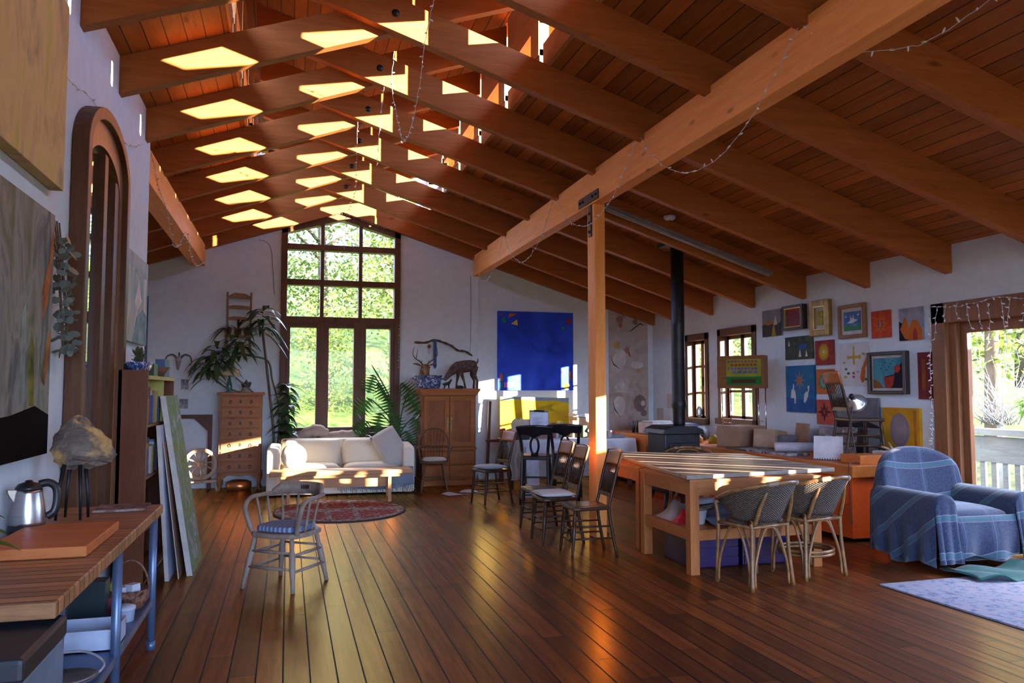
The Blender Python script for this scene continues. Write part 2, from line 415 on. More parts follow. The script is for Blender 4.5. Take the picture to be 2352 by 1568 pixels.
# garden door: fixed frame and glazed leaves, running on past the camera
f = MB(); x0, x1 = XR-.03, XR+.2
W_DOOR = wood('door_wood', (.30, .125, .05), (.15, .055, .02), 2, 2, 10, .45)
f.box((x0, 6.55, 0), (x1, 6.72, 2.45)); f.box((x0, DY0-.1, 2.24), (x1, 6.72, 2.45)); f.box((x0+.06, 6.46, 0), (x1, 6.56, 2.26)); f.box((x0, DY0-.1, 0), (x1, DY0, 2.45))
do = struct(f.obj('door_1', W_DOOR, bevel=.004))
edges = [6.46, 5.62, 4.74, 3.86, 2.98, 2.1, 1.22, .34, -.54, -1.42, -2.3]
for a, b in zip(edges[1:], edges):
    l = MB(); xa, xb = XR+.08, XR+.135
    l.box((xa, b-.085, .02), (xb, b-.002, 2.24)); l.box((xa, a+.002, .02), (xb, a+.085, 2.24)); l.box((xa, a+.085, 2.13), (xb, b-.085, 2.24)); l.box((xa, a+.085, .02), (xb, b-.085, .2))
    lo = l.obj('door_leaf', W_DOOR, do, bevel=.004)
    MB().box((XR+.105, a+.085, .2), (XR+.111, b-.085, 2.13)).obj('pane', M_GLASS, lo)
# slim conduit beside the armoire, baseboards
struct(MB().box((3.17, YB-.02, 0), (3.20, YB, 3.5)).obj('trim_1', M_WALL))
struct(MB().box((1.95, YB-.02, 0), (6.5, YB, .09)).box((-3.4, YB-.02, 0), (-.2, YB, .09)).obj('baseboard_back', M_WALL))
struct(MB().box((XR-.02, 6.75, 0), (XR, YB, .09)).obj('baseboard_right', M_WALL))
# ---------------------------------------------------------------- outside: slope, trees, deck rail
G_GND = plain('dry_hillside', (.05, .08, .016), .95, 0, .3, .1, 3)
gb = MB()
gb.grid(lambda u, v: (-14+46*u, 14+28*v, -1.2+.34*(28*v)+.5*sin(9*u)*v), 16, 12)
struct(gb.obj('hillside_back', G_GND))
gb = MB(); gb.grid(lambda u, v: (8.2+22*u, -8+22*v, -1.2+.25*max(0, 22*u-1)*min(1, max(0, (22*v-13)/4))), 10, 10)
struct(gb.obj('hillside_right', plain('shaded_hillside', (.07, .075, .03), .95, 0, .3, .1, 3)))
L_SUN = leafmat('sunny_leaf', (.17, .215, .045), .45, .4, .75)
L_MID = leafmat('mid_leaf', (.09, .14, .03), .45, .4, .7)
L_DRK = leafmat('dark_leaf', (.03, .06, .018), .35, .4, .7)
BARK = wood('bark', (.10, .075, .05), (.05, .035, .022), 2, 4, 4, .9, knots=False)
def leafcloud(blobs, n, size, seed, narrow=.45, droop=0.):
    R = random.Random(seed); vs = []; fs = []
    tot = sum(b[3]*b[4]*b[5] for b in blobs)
    for b in blobs:
        k = int(n*b[3]*b[4]*b[5]/tot)
        for _ in range(k):
            d = Vector((R.gauss(0, 1), R.gauss(0, 1), R.gauss(0, 1))).normalized()*(R.random()**.45)
            p = Vector((b[0]+d.x*b[3], b[1]+d.y*b[4], b[2]+d.z*b[5]))
            e = Euler((R.uniform(-1, 1), R.uniform(-1, 1), R.uniform(0, 6.28))).to_matrix()
            L = size*R.uniform(.6, 1.3); w = L*narrow
            a = e @ Vector((L, 0, -droop*L)); s = e @ Vector((0, w, 0))*.5
            i = len(vs); vs += [p, p+a*.5+s, p+a, p+a*.5-s]; fs.append((i, i+1, i+2, i+3))
    return vs, fs
def tree(name, label, base, h, blobs, n, size, mat, seed, branches=()):
    t = thing(name, label, 'tree', base)
    MB().tube([(0, 0, -.4), (.05, 0, h*.35), (-.04, .05, h*.7), (.03, 0, h)], [.16*h/5, .12*h/5, .08*h/5, .03], 8).obj('trunk', BARK, t)
    R = random.Random(seed+99)
    for i in range(5):
        a = R.uniform(0, 6.28); z = h*R.uniform(.35, .75); L = h*.3
        MB().tube([(0, 0, z), (cos(a)*L*.5, sin(a)*L*.5, z+L*.35), (cos(a)*L, sin(a)*L, z+L*.55)], [.05*h/5, .03*h/5, .012], 6).obj('branch', BARK, t)
    m_ = MB(); m_.add(*leafcloud(blobs, n, size, seed)); m_.obj('foliage', mat, t)
    return t
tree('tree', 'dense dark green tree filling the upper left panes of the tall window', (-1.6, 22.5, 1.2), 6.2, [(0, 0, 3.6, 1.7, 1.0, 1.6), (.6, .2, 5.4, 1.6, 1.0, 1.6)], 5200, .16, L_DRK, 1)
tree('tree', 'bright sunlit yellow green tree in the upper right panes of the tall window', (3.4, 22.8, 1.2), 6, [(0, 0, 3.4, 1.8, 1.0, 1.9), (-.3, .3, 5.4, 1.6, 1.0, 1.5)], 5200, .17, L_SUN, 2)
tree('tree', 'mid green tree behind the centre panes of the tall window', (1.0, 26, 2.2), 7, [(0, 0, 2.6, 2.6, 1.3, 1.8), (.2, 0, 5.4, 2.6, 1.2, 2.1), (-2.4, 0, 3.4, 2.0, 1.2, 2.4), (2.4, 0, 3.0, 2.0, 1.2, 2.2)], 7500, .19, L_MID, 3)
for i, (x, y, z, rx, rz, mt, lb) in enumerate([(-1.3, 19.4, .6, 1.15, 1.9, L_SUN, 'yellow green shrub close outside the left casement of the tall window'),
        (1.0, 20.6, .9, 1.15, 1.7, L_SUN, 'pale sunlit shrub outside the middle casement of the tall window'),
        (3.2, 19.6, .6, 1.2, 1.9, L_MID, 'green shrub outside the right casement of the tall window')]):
    t = thing('shrub', lb, 'shrub', (x, y, z))
    m_ = MB(); m_.add(*leafcloud([(0, 0, rz*.6, rx, .6, rz), (0, .3, rz*1.2, rx*.8, .5, rz*.8)], 4200, .11, 30+i)); m_.obj('foliage', mt, t)
    MB().tube([(0, 0, -.8), (.02, 0, .3), (-.03, 0, rz*.8)], [.04, .03, .01], 6).obj('stem', BARK, t)
tree('tree', 'leafy tree outside the narrow right wall window nearest the back corner', (13.8, 24.8, 1.5), 5.2, [(0, 0, 1.8, 1.6, 1.5, 2.0), (.3, 0, 3.6, 1.6, 1.4, 1.7)], 4200, .17, L_SUN, 5)
tree('tree', 'leafy tree outside the right wall window behind the framed key board', (14.6, 21.0, 1.5), 5.5, [(0, 0, 1.6, 1.9, 1.6, 2.0), (0, 0, 3.8, 1.8, 1.6, 1.8)], 4800, .17, L_MID, 6)
tree('tree', 'pale grey trunked tree with sunlit foliage beyond the garden door', (12.6, 11.6, .9), 5.0, [(0, 0, 3.6, 1.5, 1.5, 1.5), (.3, .4, 2.0, 1.3, 1.4, 1.2)], 4200, .16, L_SUN, 7)
tree('tree', 'blue green tree further up the slope beyond the garden door', (17.5, 15.2, 2.0), 6, [(0, 0, 2.2, 2.6, 2.2, 2.4), (.4, -.8, 4.4, 2.4, 2.2, 2.0)], 4800, .22, L_MID, 8)
# bare twiggy bush
t = thing('bare_bush', 'bare grey twiggy bush beyond the deck rail', 'bush', (10.9, 9.9, .2))
R = random.Random(4); bb = MB()
for i in range(70):
    a = R.uniform(0, 6.28); L = R.uniform(.8, 1.5); p = Vector((R.uniform(-.2, .2), R.uniform(-.2, .2), .8)); pts = [p]
    d = Vector((cos(a)*.8, sin(a)*.8, R.uniform(.5, 1.6))).normalized()
    for k in range(5):
        d = (d+Vector((R.uniform(-.4, .4), R.uniform(-.4, .4), R.uniform(-.25, .3)))).normalized(); pts.append(pts[-1]+d*L/5)
    bb.tube(pts, [.009, .008, .006, .005, .004, .003], 4)
bb.tube([(0, 0, -.6), (0, 0, .9)], .05, 8); bb.obj('twigs', plain('grey_twig', (.12, .12, .12), .8), t)
# deck with rail and planters
W_GREY = wood('weathered_grey_wood', (.075, .08, .085), (.04, .04, .042), 1, 2, 8, .85)
struct(MB().box((6.76, -3, -.2), (8.1, 8.4, -.03)).obj('deck', wood('deck_floor', (.07, .06, .055), (.04, .035, .03), 1, 2, 8, .8, .14, 0)))
rl = thing('deck_rail', 'weathered grey wooden deck rail with slats outside the garden door', 'railing', (8.0, 0, 0))
MB().box((-.12, -3, 1.02), (.12, 7.95, 1.09)).obj('rail_cap', W_GREY, rl); MB().box((-.03, -3, .70), (.03, 7.9, 1.0)).obj('rail_board', W_GREY, rl)
for y in (7.9, 6.0, 4.1, 2.2, .3): MB().box((-.05, y-.05, -.2), (.05, y+.05, 1.02)).obj('rail_post', W_GREY, rl)
sl = MB()
for i in range(70): y = -2.9+i*.155; sl.box((-.015, y, -.1), (.015, y+.07, .72))
sl.obj('slats', W_GREY, rl)['kind'] = 'stuff'
M_POT = plain('pale_pot', (.28, .25, .19), .8)
L_BAM = leafmat('bamboo_leaf', (.09, .17, .025), .45)
for i, (y, hh, lb) in enumerate([(6.85, .42, 'pale pot of leafy bamboo on the rail, beside the far end'), (6.32, .5, 'pale pot of bright leafy bamboo, second on the deck rail'), (5.75, .5, 'pot of arching bamboo, third along the deck rail'), (5.1, .6, 'pot of tall bamboo on the rail outside the second door leaf'), (4.55, .25, 'low pot of bamboo on the rail near the corner armchair'), (3.7, .6, 'pot of bamboo on the rail well along the deck'), (2.6, .6, 'pot of bamboo at the near end of the deck rail')]):
    t = thing('potted_bamboo', lb, 'potted plant', (8.0, y, 1.092), group='bamboo pots on the deck rail')
    MB().lathe([(.075, 0), (.10, .16), (.105, .17), (.09, .17), (.085, .14), (0, .14)], 14).obj('pot', M_POT, t)
    R = random.Random(50+i); m_ = MB()
    vs, fs = leafcloud([(0, 0, .17+hh*.28, min(.2, .4*hh+.05), .2, hh*.3)], 260, .13, 70+i, .16, .5); m_.add(vs, fs); m_.obj('foliage', L_BAM, t)
    s_ = MB()
    for k in range(6): a = R.uniform(0, 6.28); s_.tube([(0, 0, .14), (.05*cos(a), .05*sin(a), .2+hh*.2), (.12*cos(a), .12*sin(a), .17+hh*.5)], .004, 4)
    s_.obj('stems', L_BAM, t)

# unseen paling screen added to block the low sun and cut it into stripes
fe = thing('sun_slot_fence', 'unseen slotted paling fence added outside the deck to shape the low sun', 'fence', (9.5, 0, 0))
R = random.Random(12); y = -5.4; m_ = MB(); W_FEN = wood('fence_wood', (.14, .125, .11), (.08, .07, .06), 2, 2, 8, .9)
while y < 4.1:
    w_ = R.uniform(.16, .34); top = (2.9 if y < 1.0 else 2.10 if y < 3.2 else 2.52)+R.uniform(-.02, .02)
    m_.box((-.015, y, -1), (.015, y+w_, top)); y += w_; g_ = R.uniform(.10, .20)
    if y < .2 or y > 3.9: m_.box((-.015, y, -1), (.015, y+g_, top)); y += g_
    else: m_.box((-.015, y, -1), (.015, y+g_, 1.70)).box((-.015, y, 2.02), (.015, y+g_, top)); y += g_
m_.obj('palings', W_FEN, fe)['kind'] = 'stuff'
MB().box((.015, -5.4, .2), (.06, 4.1, .3)).box((.015, -5.4, 1.5), (.06, 4.1, 1.6)).obj('rails', W_FEN, fe)
# unseen hedge added to keep the sun off the window behind the camera
he = thing('sun_block_hedge', 'tall unseen hedge added behind the camera to keep sun off the front window', 'hedge', (14.5, -14, -.5))
MB().box((-4.3, -.5, 0), (4.2, .4, 6.4)).obj('core', plain('hedge_core', (.03, .045, .015), 1), he)
b = MB(); b.add(*leafcloud([(-2.2, 0, 2.8, 2.2, .8, 2.8), (2.2, 0, 2.8, 2.2, .8, 2.8)], 1500, .16, 90)); b.obj('foliage', L_DRK, he)
# ---------------------------------------------------------------- left side, near the camera
def art(name, ramp, sc=2.5, stretch=(1, 1, 1), dist=1.2, rough=.6, detail=5):
    """painted canvas: noise driven colour patches"""
    if name in MATS: return MATS[name]
    m, t = newmat(name); f = t.noise(t.obj(stretch), sc, detail, .55, dist)
    t.fin(t.ramp(f, *ramp), rough, 0, .1); return m
M_CANV = plain('canvas_edge', (.62, .56, .48), .9)
def wallpic(name, label, cat, wall, a, b, z0, z1, front, th=.035, frame=0, fmat=None, mat_w=0, M_mat=None, shapes=(), group=None, tilt=0, inner=None):
    """picture on a wall: wall 'R' faces -X, 'L' faces +X, 'B' faces -Y; a..b along the wall. shapes: list of (material, [(u, v)..]) with u, v 0..1"""
    w, h = b-a, z1-z0
    t = thing(name, label, cat, group=group)
    if wall == 'R': t.location = (XR, (a+b)/2, (z0+z1)/2); t.rotation_euler = (tilt, 0, -pi/2)
    elif wall == 'L': t.location = (XL, (a+b)/2, (z0+z1)/2); t.rotation_euler = (tilt, 0, pi/2)
    else: t.location = ((a+b)/2, YB, (z0+z1)/2); t.rotation_euler = (0, tilt, 0)
    # local: u along +x, face towards -y, wall plane at y=0
    f = frame
    if frame:
        fb = MB()
        for (p, q) in (((-w/2, -h/2), (-w/2+f, h/2)), ((w/2-f, -h/2), (w/2, h/2)), ((-w/2+f, -h/2), (w/2-f, -h/2+f)), ((-w/2+f, h/2-f), (w/2-f, h/2))):
            fb.box((p[0], -th, p[1]), (q[0], -.002, q[1]))
        fb.obj('frame', fmat, t, bevel=min(.008, f*.2))
        if inner:
            ib = MB(); g = f+.014
            for (p, q) in (((-w/2+f, -h/2+f), (-w/2+g, h/2-f)), ((w/2-g, -h/2+f), (w/2-f, h/2-f)), ((-w/2+g, -h/2+f), (w/2-g, -h/2+g)), ((-w/2+g, h/2-g), (w/2-g, h/2-f))): ib.box((p[0], -th*.9, p[1]), (q[0], -.004, q[1]))
            ib.obj('gilt_slip', inner, t)
    if mat_w: MB().box((-w/2+f, -th*.45, -h/2+f), (w/2-f, -.004, h/2-f)).obj('mount', M_mat, t)
    g = f+mat_w; x0, x1, zz0, zz1 = -w/2+g, w/2-g, -h/2+g, h/2-g
    y = -th*.55 if frame else -th
    cb = MB().box((x0, y, zz0), (x1, -.003, zz1)); mats = [front]
    for i, (m_, poly) in enumerate(shapes):
        if m_ not in mats: mats.append(m_)
        cb.cur = mats.index(m_)
        cb.prism([(x0+u*(x1-x0), zz0+v*(zz1-zz0)) for u, v in poly], y-.0012-.0002*i, y+.001)
    cb.obj('picture' if frame else 'canvas', mats, t, bevel=0 if shapes or frame else .004)
    return t
# --- walls
A_OCH = art('ochre_abstract', ((.25, (.22, .17, .10)), (.42, (.45, .33, .14)), (.55, (.60, .42, .17)), (.68, (.48, .40, .10)), (.8, (.30, .25, .16))), 2.2, (1.6, 1, .8))
wallpic('abstract_painting', 'large ochre and olive abstract canvas high on the left wall, cut by the frame', 'painting', 'L', 3.3, 4.86, 2.66, 3.72, A_OCH, .07)
A_DRK = art('dark_abstract', ((.2, (.03, .03, .03)), (.38, (.13, .14, .08)), (.5, (.25, .25, .21)), (.62, (.08, .09, .09)), (.8, (.30, .30, .26))), 2.0, (1.5, 1, .7))
o_ = plain('orange_paint', (.50, .16, .04), .6, 0, .4, .1); o2 = plain('rust_paint', (.36, .15, .03), .6, 0, .4, .1)
g_ = plain('olive_paint', (.20, .20, .03), .6, 0, .4, .1); k_ = plain('near_black_paint', (.010, .008, .007), .9, 0, .1, .02); s_ = plain('sea_grey_paint', (.25, .30, .26), .6, 0, .3, .1)
wallpic('abstract_painting', 'tall dark abstract canvas with orange streaks and a black foot, left wall', 'painting', 'L', 3.55, 4.76, 1.21, 2.50, A_DRK, .06,
        shapes=[(k_, [(0, 0), (1, 0), (1, .16), (.8, .2), (.5, .17), (0, .15)]), (o_, [(.86, .55), (.93, .62), (.995, .86), (.99, .95), (.93, .8), (.85, .66)]), (o2, [(.88, .3), (.92, .28), (.98, .42), (.995, .52), (.94, .47)]), (g_, [(.72, .2), (.78, .2), (.77, .42), (.72, .5), (.69, .35)]), (s_, [(.6, .2), (.66, .22), (.64, .6), (.6, .55)])])
A_MNT = art('mountain_painting', ((.25, (.10, .17, .18)), (.42, (.22, .29, .28)), (.55, (.42, .42, .36)), (.68, (.62, .58, .48)), (.8, (.40, .42, .38))), 2.6, (1.3, 1, .6))
pk = plain('pink_snow_paint', (.62, .50, .44), .6, 0, .2); gs = plain('grey_sky_paint', (.34, .34, .32), .6, 0, .2); tl = plain('teal_paint', (.16, .26, .26), .6, 0, .35)
wallpic('mountain_painting', 'grey and white canvas of a snowy mountain beside the arched mirror', 'painting', 'L', 6.72, 7.82, 1.95, 2.70, A_MNT, .04,
        shapes=[(gs, [(0, .8), (.3, .86), (.6, .78), (1, .8), (1, 1), (0, 1)]), (pk, [(.45, .45), (.6, .74), (.75, .5), (.6, .38)]), (tl, [(.4, 0), (1, 0), (1, .35), (.8, .42), (.55, .3)])])
wallpic('notice_card', 'narrow buff paper notice on the left wall below the eucalyptus', 'notice', 'L', 4.79, 4.91, 1.33, 1.60, art('faded_print', ((.4, (.50, .40, .33)), (.6, (.58, .48, .40))), 40), .006)
# arched mirror
t = thing('arched_mirror', 'tall dark wooden arched mirror leaning flat on the left wall', 'mirror', (XL, 5.93, .45))
def archpoly(hw, zs, ry, z0, n=20): return [(-hw, z0)]+[(-hw*cos(pi*i/n), zs+ry*sin(pi*i/n)) for i in range(n+1)]+[(hw, z0)]
def archring(b, o, i_, d0, d1):
    n = len(o); vs = [(d0, u, v) for u, v in o]+[(d0, u, v) for u, v in i_]+[(d1, u, v) for u, v in o]+[(d1, u, v) for u, v in i_]; fs = []
    for k in range(n-1): fs += [(k, k+1, n+k+1, n+k), (2*n+k, 3*n+k, 3*n+k+1, 2*n+k+1), (k, 2*n+k, 2*n+k+1, k+1), (n+k, n+k+1, 3*n+k+1, 3*n+k)]
    fs += [(0, n, 3*n, 2*n), (n-1, 3*n-1, 4*n-1, 2*n-1)]
    b.add(vs, fs)
b = MB(); archring(b, archpoly(.66, 2.62, .39, 0), archpoly(.57, 2.62, .31, 0), .003, .10); b.obj('frame', W_DARK, t, bevel=.006)
b = MB(); archring(b, archpoly(.57, 2.62, .31, 0), archpoly(.49, 2.5, .26, 0), .003, .06); b.obj('inner_frame', wood('mirror_inner_wood', (.34, .16, .06), (.16, .07, .03), 2, 2, 10, .4), t)
b = MB(); b.box((.005, .02, 0), (.05, .12, 2.74)).box((.005, .34, 0), (.055, .49, 2.62)).box((.005, -.49, 0), (.05, .49, .1)); b.obj('muntin', W_DARK, t)
m, tt = newmat('mirror_glass'); tt.fin((.75, .78, .82), .03, 1.)
MB().prism(archpoly(.50, 2.5, .27, 0), .004, .012, 'YZ').obj('glass', m, t)
# dried eucalyptus
t = thing('eucalyptus_garland', 'hanging spray of dried grey green eucalyptus beside the dark canvas', 'dried plant', (XL, 4.95, 1.75))
R = random.Random(3); b = MB()
for k in range(4):
    b.tube(bez([(.03, -.14+.05*k, .75), (.05, -.08+.04*k, .5), (.06, -.02+.05*k, .25-.1*(k % 2)), (.06, .05+.04*k, .02)], 6), [.005]*18+[.002], 5)
b.obj('stems', plain('dry_stem', (.12, .07, .04), .8), t); vs, fs = [], []
for _ in range(95):
    q = R.random(); p = Vector((R.uniform(.02, .13), -.12+.22*(1-q)+R.uniform(-.10, .10), q*.66)); r = R.uniform(.016, .036)
    e = Euler((R.uniform(-1, 1), R.uniform(-1.2, 1.2), R.uniform(0, 6))).to_matrix(); i = len(vs)
    vs += [p+e @ Vector((0, r*cos(2*pi*j/8), r*sin(2*pi*j/8))) for j in range(8)]; fs.append(tuple(range(i, i+8)))
b = MB(); b.add(vs, fs); b.obj('leaves', leafmat('eucalyptus_leaf', (.22, .26, .22), .15), t)
# --- butcher-block work table on blue steel legs
t = thing('work_table', 'long butcher block work table on blue steel legs beside the left wall', 'table', (-1.0, 4.1, 0))
W_BLOCK = wood('butcher_block', (.58, .29, .12), (.30, .135, .055), 0, 2.4, 7, .42, .07, 1)
MB().box((-.295, -1.15, .795), (.275, 1.17, .85)).obj('tabletop', W_BLOCK, t, bevel=.006)
M_BLUE = plain('blue_grey_steel', (.16, .23, .36), .38, .55, .15)
for x in (.235, -.26):
    for y in (-.96, .06, 1.1):
        MB().tube([(x, y, .03), (x, y, .795)], .0225, 12).obj('leg', M_BLUE, t); MB().tube([(x, y, 0), (x, y, .05)], .026, 10).obj('foot', M_BLUE, t)
MB().box((-.27, -1.0, .285), (.235, 1.1, .305)).obj('shelf', plain('blue_shelf_sheet', (.10, .16, .32), .4, .3), t)
MB().box((.235, -.95, .27), (.247, 1.1, .31)).obj('shelf_rail', M_BLUE, t)
# kettle
t = thing('electric_kettle', 'brushed steel electric kettle with black base and handle on the work table', 'kettle', (-1.205, 4.35, .852), .5)
m, tt = newmat('brushed_steel'); tt.fin(tt.ramp(tt.noise(tt.obj((1, 1, 60)), 6, 3), (.3, (.50, .50, .51)), (.7, (.62, .62, .63))), .26, 1.)
M_STEEL = m; M_KBLK = plain('black_plastic', (.012, .012, .014), .35)
MB().lathe([(.078, .04), (.079, .06), (.073, .13), (.062, .20), (.058, .215), (0, .215)], 28).obj('body', M_STEEL, t)
MB().lathe([(.082, 0), (.084, .015), (.081, .045), (.078, .048), (0, .048)], 28).obj('base', M_KBLK, t)
MB().lathe([(.059, .212), (.058, .225), (.045, .242), (.018, .25), (.014, .258), (0, .26)], 24).obj('lid', M_KBLK, t)
MB().tube(bez([(.045, 0, .235), (.085, 0, .24), (.118, 0, .215), (.126, 0, .16), (.115, 0, .10), (.082, 0, .075)], 8), .013, 10, flat=1.5).obj('handle', M_KBLK, t)
MB().prism([(-.045, .215), (-.092, .218), (-.088, .20), (-.06, .15), (-.045, .14)], -.018, .018).obj('spout', M_STEEL, t)
# chopping board, magazine
b = MB().box((-.2, -.33, 0), (.2, .33, .045)); o = b.obj('chopping_board', wood('red_board', (.66, .22, .06), (.46, .13, .03), 0, 2, 8, .5), bevel=.005, loc=(-1.0, 4.02, .852)); tag(o, 'thick reddish wooden chopping board lying near the table front', 'chopping board')
o = MB().box((-.14, -.13, 0), (.14, .13, .008)).box((-.135, -.125, .008), (.14, .13, .012)).obj('magazine', art('dark_cover', ((.4, (.10, .06, .05)), (.55, (.28, .18, .14)), (.7, (.5, .42, .36))), 7), loc=(-.925, 5.12, .852)); o.rotation_euler = (0, 0, .05); tag(o, 'dark covered magazine at the far end of the work table', 'magazine')
# stone head on iron legs
t = thing('stone_head_sculpture', 'rough grey stone head sculpture raised on thin iron legs on the table', 'sculpture', (-1.10, 4.80, .852))
m, tt = newmat('rough_stone'); f = tt.noise(tt.obj(), 9, 6, .6); c = tt.ramp(f, (.3, (.06, .045, .033)), (.5, (.15, .115, .085)), (.68, (.24, .19, .14)))
tt.fin(tt.mix(tt.ramp(tt.noise(tt.obj(), 6, 3), (.52, (0,)*3), (.60, (1,)*3)), c, (.50, .30, .10)), .7, 0, .4); tt.bump(f, .6, .02)
def headfn(u, v):
    a = 2*pi*u; th = pi*v; d = Vector((sin(th)*cos(a), sin(th)*sin(a), -cos(th)))
    r = Vector((.125*d.x, .10*d.y, .125*d.z))
    k = max(0, d.x)**2; r += Vector((.065*k, 0, -.055*k)); r.z += .03*max(0, d.z)**3*(1-abs(d.x)); r.x -= .02*max(0, -d.z)
    w_ = 1+.05*sin(5*a+3*d.z*4)+.04*sin(9*d.z*3+a*2)
    if d.x > .5 and abs(d.y) > .2 and .0 < d.z < .4: w_ -= .10
    return r*w_+Vector((0, 0, .395))
b = MB(); b.grid(headfn, 28, 18, smooth=False); b.obj('head', m, t)
lg = MB()
for i, (x, y) in enumerate([(-.075, -.05), (.05, .03), (-.06, .06), (.035, -.06)]):
    MB().tube([(x*1.1, y*1.1, 0), (x, y, .14), (x*.7, y*.7, .30)], [.007, .009, .012], 7).obj('leg', M_BLACK, t)
# leaf plant at the frame's left edge
t = thing('leafy_houseplant', 'bright green broad leaved plant at the left frame edge on the table', 'potted plant', (-1.10, 3.16, .852))
MB().lathe([(.05, 0), (.07, .09), (.072, .1), (.06, .1), (.055, .08), (0, .08)], 16).obj('pot', plain('clay_pot', (.40, .17, .09), .8), t)
def leaf(b, p, d, L, w, droop=.5, n=6, fold=.2):
    p = Vector(p); d = Vector(d).normalized(); s = d.cross((0, 0, 1)); s = s.normalized() if s.length > .05 else Vector((1, 0, 0)); vs = []
    for i in range(n+1):
        q = i/n; c = p+d*(L*q)-Vector((0, 0, droop*L*q*q)); ww = w*.5*(sin(pi*min(1, q*.92+.06))**.8) if i < n else .001
        up = Vector((0, 0, fold*ww)); vs += [c-s*ww+up, c, c+s*ww+up]
    fs = []
    for i in range(n):
        k = 3*i; fs += [(k, k+1, k+4, k+3), (k+1, k+2, k+5, k+4)]
    b.add(vs, fs, None, True)
L_BRI = leafmat('bright_leaf', (.10, .30, .04), .35)
b = MB()
for a, z, L in ((.2, .16, .24), (.9, .2, .22), (-.5, .12, .22), (1.7, .22, .2), (2.6, .2, .1), (3.6, .18, .1), (-1.3, .14, .2), (.5, .26, .16)):
    q = Vector((.06*cos(a), .06*sin(a), z)); b.tube([(0, 0, .08), q*.6, q], .003, 4); leaf(b, q, (cos(a), sin(a), .15), L*.6, .075, .4)
b.obj('leaves', L_BRI, t)
# --- things under the table
t = thing('storage_box', 'grey storage box with black lid under the near corner of the table', 'box', (-.86, 2.78, 0))
MB().box((-.16, -.16, 0), (.13, .3, .70)).obj('body', plain('grey_box', (.15, .21, .25), .5), t, bevel=.01); MB().box((-.17, -.17, .70), (.14, .31, .775)).obj('lid', plain('black_lid', (.012, .014, .016), .5), t, bevel=.015)
M_WPL = plain('white_plastic', (.55, .60, .68), .4)
b = MB(); x, y, h = .16, .12, .10
b.box((-x, -y, 0), (x, y, .006)).box((-x, -y, 0), (-x+.006, y, h)).box((x-.006, -y, 0), (x, y, h)).box((-x, -y, 0), (x, -y+.006, h)).box((-x, y-.006, 0), (x, y, h))
tag(b.obj('plastic_bin', M_WPL, loc=(-.93, 4.32, .307)), 'shallow white plastic bin on the blue shelf under the table', 'bin')
t = thing('wicker_basket', 'small wicker basket with hoop handle on the blue table shelf', 'basket', (-.85, 4.98, .307))
W_WICK = plain('wicker_brown', (.24, .10, .05), .7, 0, .5, .4, 40)
MB().lathe([(.07, 0), (.10, .05), (.105, .11), (.098, .11), (.09, .05), (0, .012)], 20).obj('bowl', W_WICK, t)
MB().tube(arc((0, 0, .10), .10, 0, pi, 16, 'XZ', .17), .006, 6).obj('handle', W_WICK, t)
o = MB().cbox((0, 0, .05), (.10, .08, .05), .3).cbox((.02, -.03, .07), (.06, .05, .04), 1.).obj('folded_packets', plain('white_packet', (.66, .66, .68), .5), loc=(-.85, 4.98, .36)); tag(o, 'white printed packets heaped in the wicker basket', 'packets')
o = MB().box((-.09, -.06, 0), (.09, .06, .21)).obj('dark_tin', plain('dark_green_tin', (.02, .035, .035), .4), loc=(-1.02, 4.80, .307)); tag(o, 'dark green square tin standing behind the white bin', 'tin')
t = thing('spray_bottle', 'yellow bottle standing next to the dark tin on the shelf', 'bottle', (-.93, 4.98, .307))
MB().lathe([(.025, 0), (.027, .02), (.027, .13), (.012, .16), (.012, .17), (0, .17)], 14).obj('body', plain('yellow_plastic', (.50, .46, .03), .4), t); MB().lathe([(.013, .17), (.013, .2), (0, .2)], 10).obj('cap', M_WPL, t)
o = MB().cbox((0, 0, .05), (.10, .08, .10)).obj('red_carton', plain('dark_red_card', (.20, .02, .03), .6), loc=(-.95, 4.86, .307)); tag(o, 'small dark red carton between the tin and the basket', 'carton')
o = MB().lathe([(.05, 0), (.055, .06), (.058, .062), (.058, .075), (.03, .085), (0, .087)], 18).obj('food_tub', M_WPL, loc=(-.83, 4.72, .307)); tag(o, 'round white lidded tub in front of the wicker basket', 'tub')
o = MB().lathe([(.07, 0), (.11, .012), (.115, .018), (.07, .006), (0, .006)], 22).obj('shallow_dish', plain('grey_glaze', (.16, .15, .13), .3), loc=(-.88, 3.82, .307)); tag(o, 'shallow grey dish on the blue shelf nearest the camera', 'dish')
o = MB().tube(bez([(-.15, .1, .03), (.05, .06, .05), (.16, -.05, .02), (.12, -.2, .006), (.0, -.25, .006)], 8), .006, 6).obj('power_cable', plain('white_cord', (.5, .48, .46), .5), loc=(-.93, 4.0, .307)); tag(o, 'loose white electrical cord looped on the blue shelf', 'cord')
# --- bookcase against the wall end, with its load
W_BCASE = wood('bookcase_veneer', (.20, .062, .022), (.12, .034, .012), 2, 1.5, 8, .4, knots=False)
t = thing('bookcase', 'tall reddish brown open bookcase standing along the left wall end', 'bookcase', (-1.12, 7.2, 0))
MB().box((-.11, -.70, 0), (.095, -.675, 1.70)).obj('side_panel', W_BCASE, t); MB().box((-.11, .70, 0), (.095, .725, 1.66)).obj('side_panel', W_BCASE, t); MB().box((-.11, -.675, 0), (-.10, .70, 1.66)).obj('back_panel', W_BCASE, t)
M_YEL = plain('yellow_shelf_edge', (.48, .42, .08), .5)
for z in (.06, .46, .86, 1.26): MB().box((-.10, -.675, z), (.085, .70, z+.02)).obj('shelf', W_BCASE, t)
MB().box((-.11, -.675, 1.63), (.105, .70, 1.66)).obj('top_shelf', M_YEL, t)
MB().box((-.1, .12, 1.28), (.09, .14, 1.63)).obj('divider', M_YEL, t)
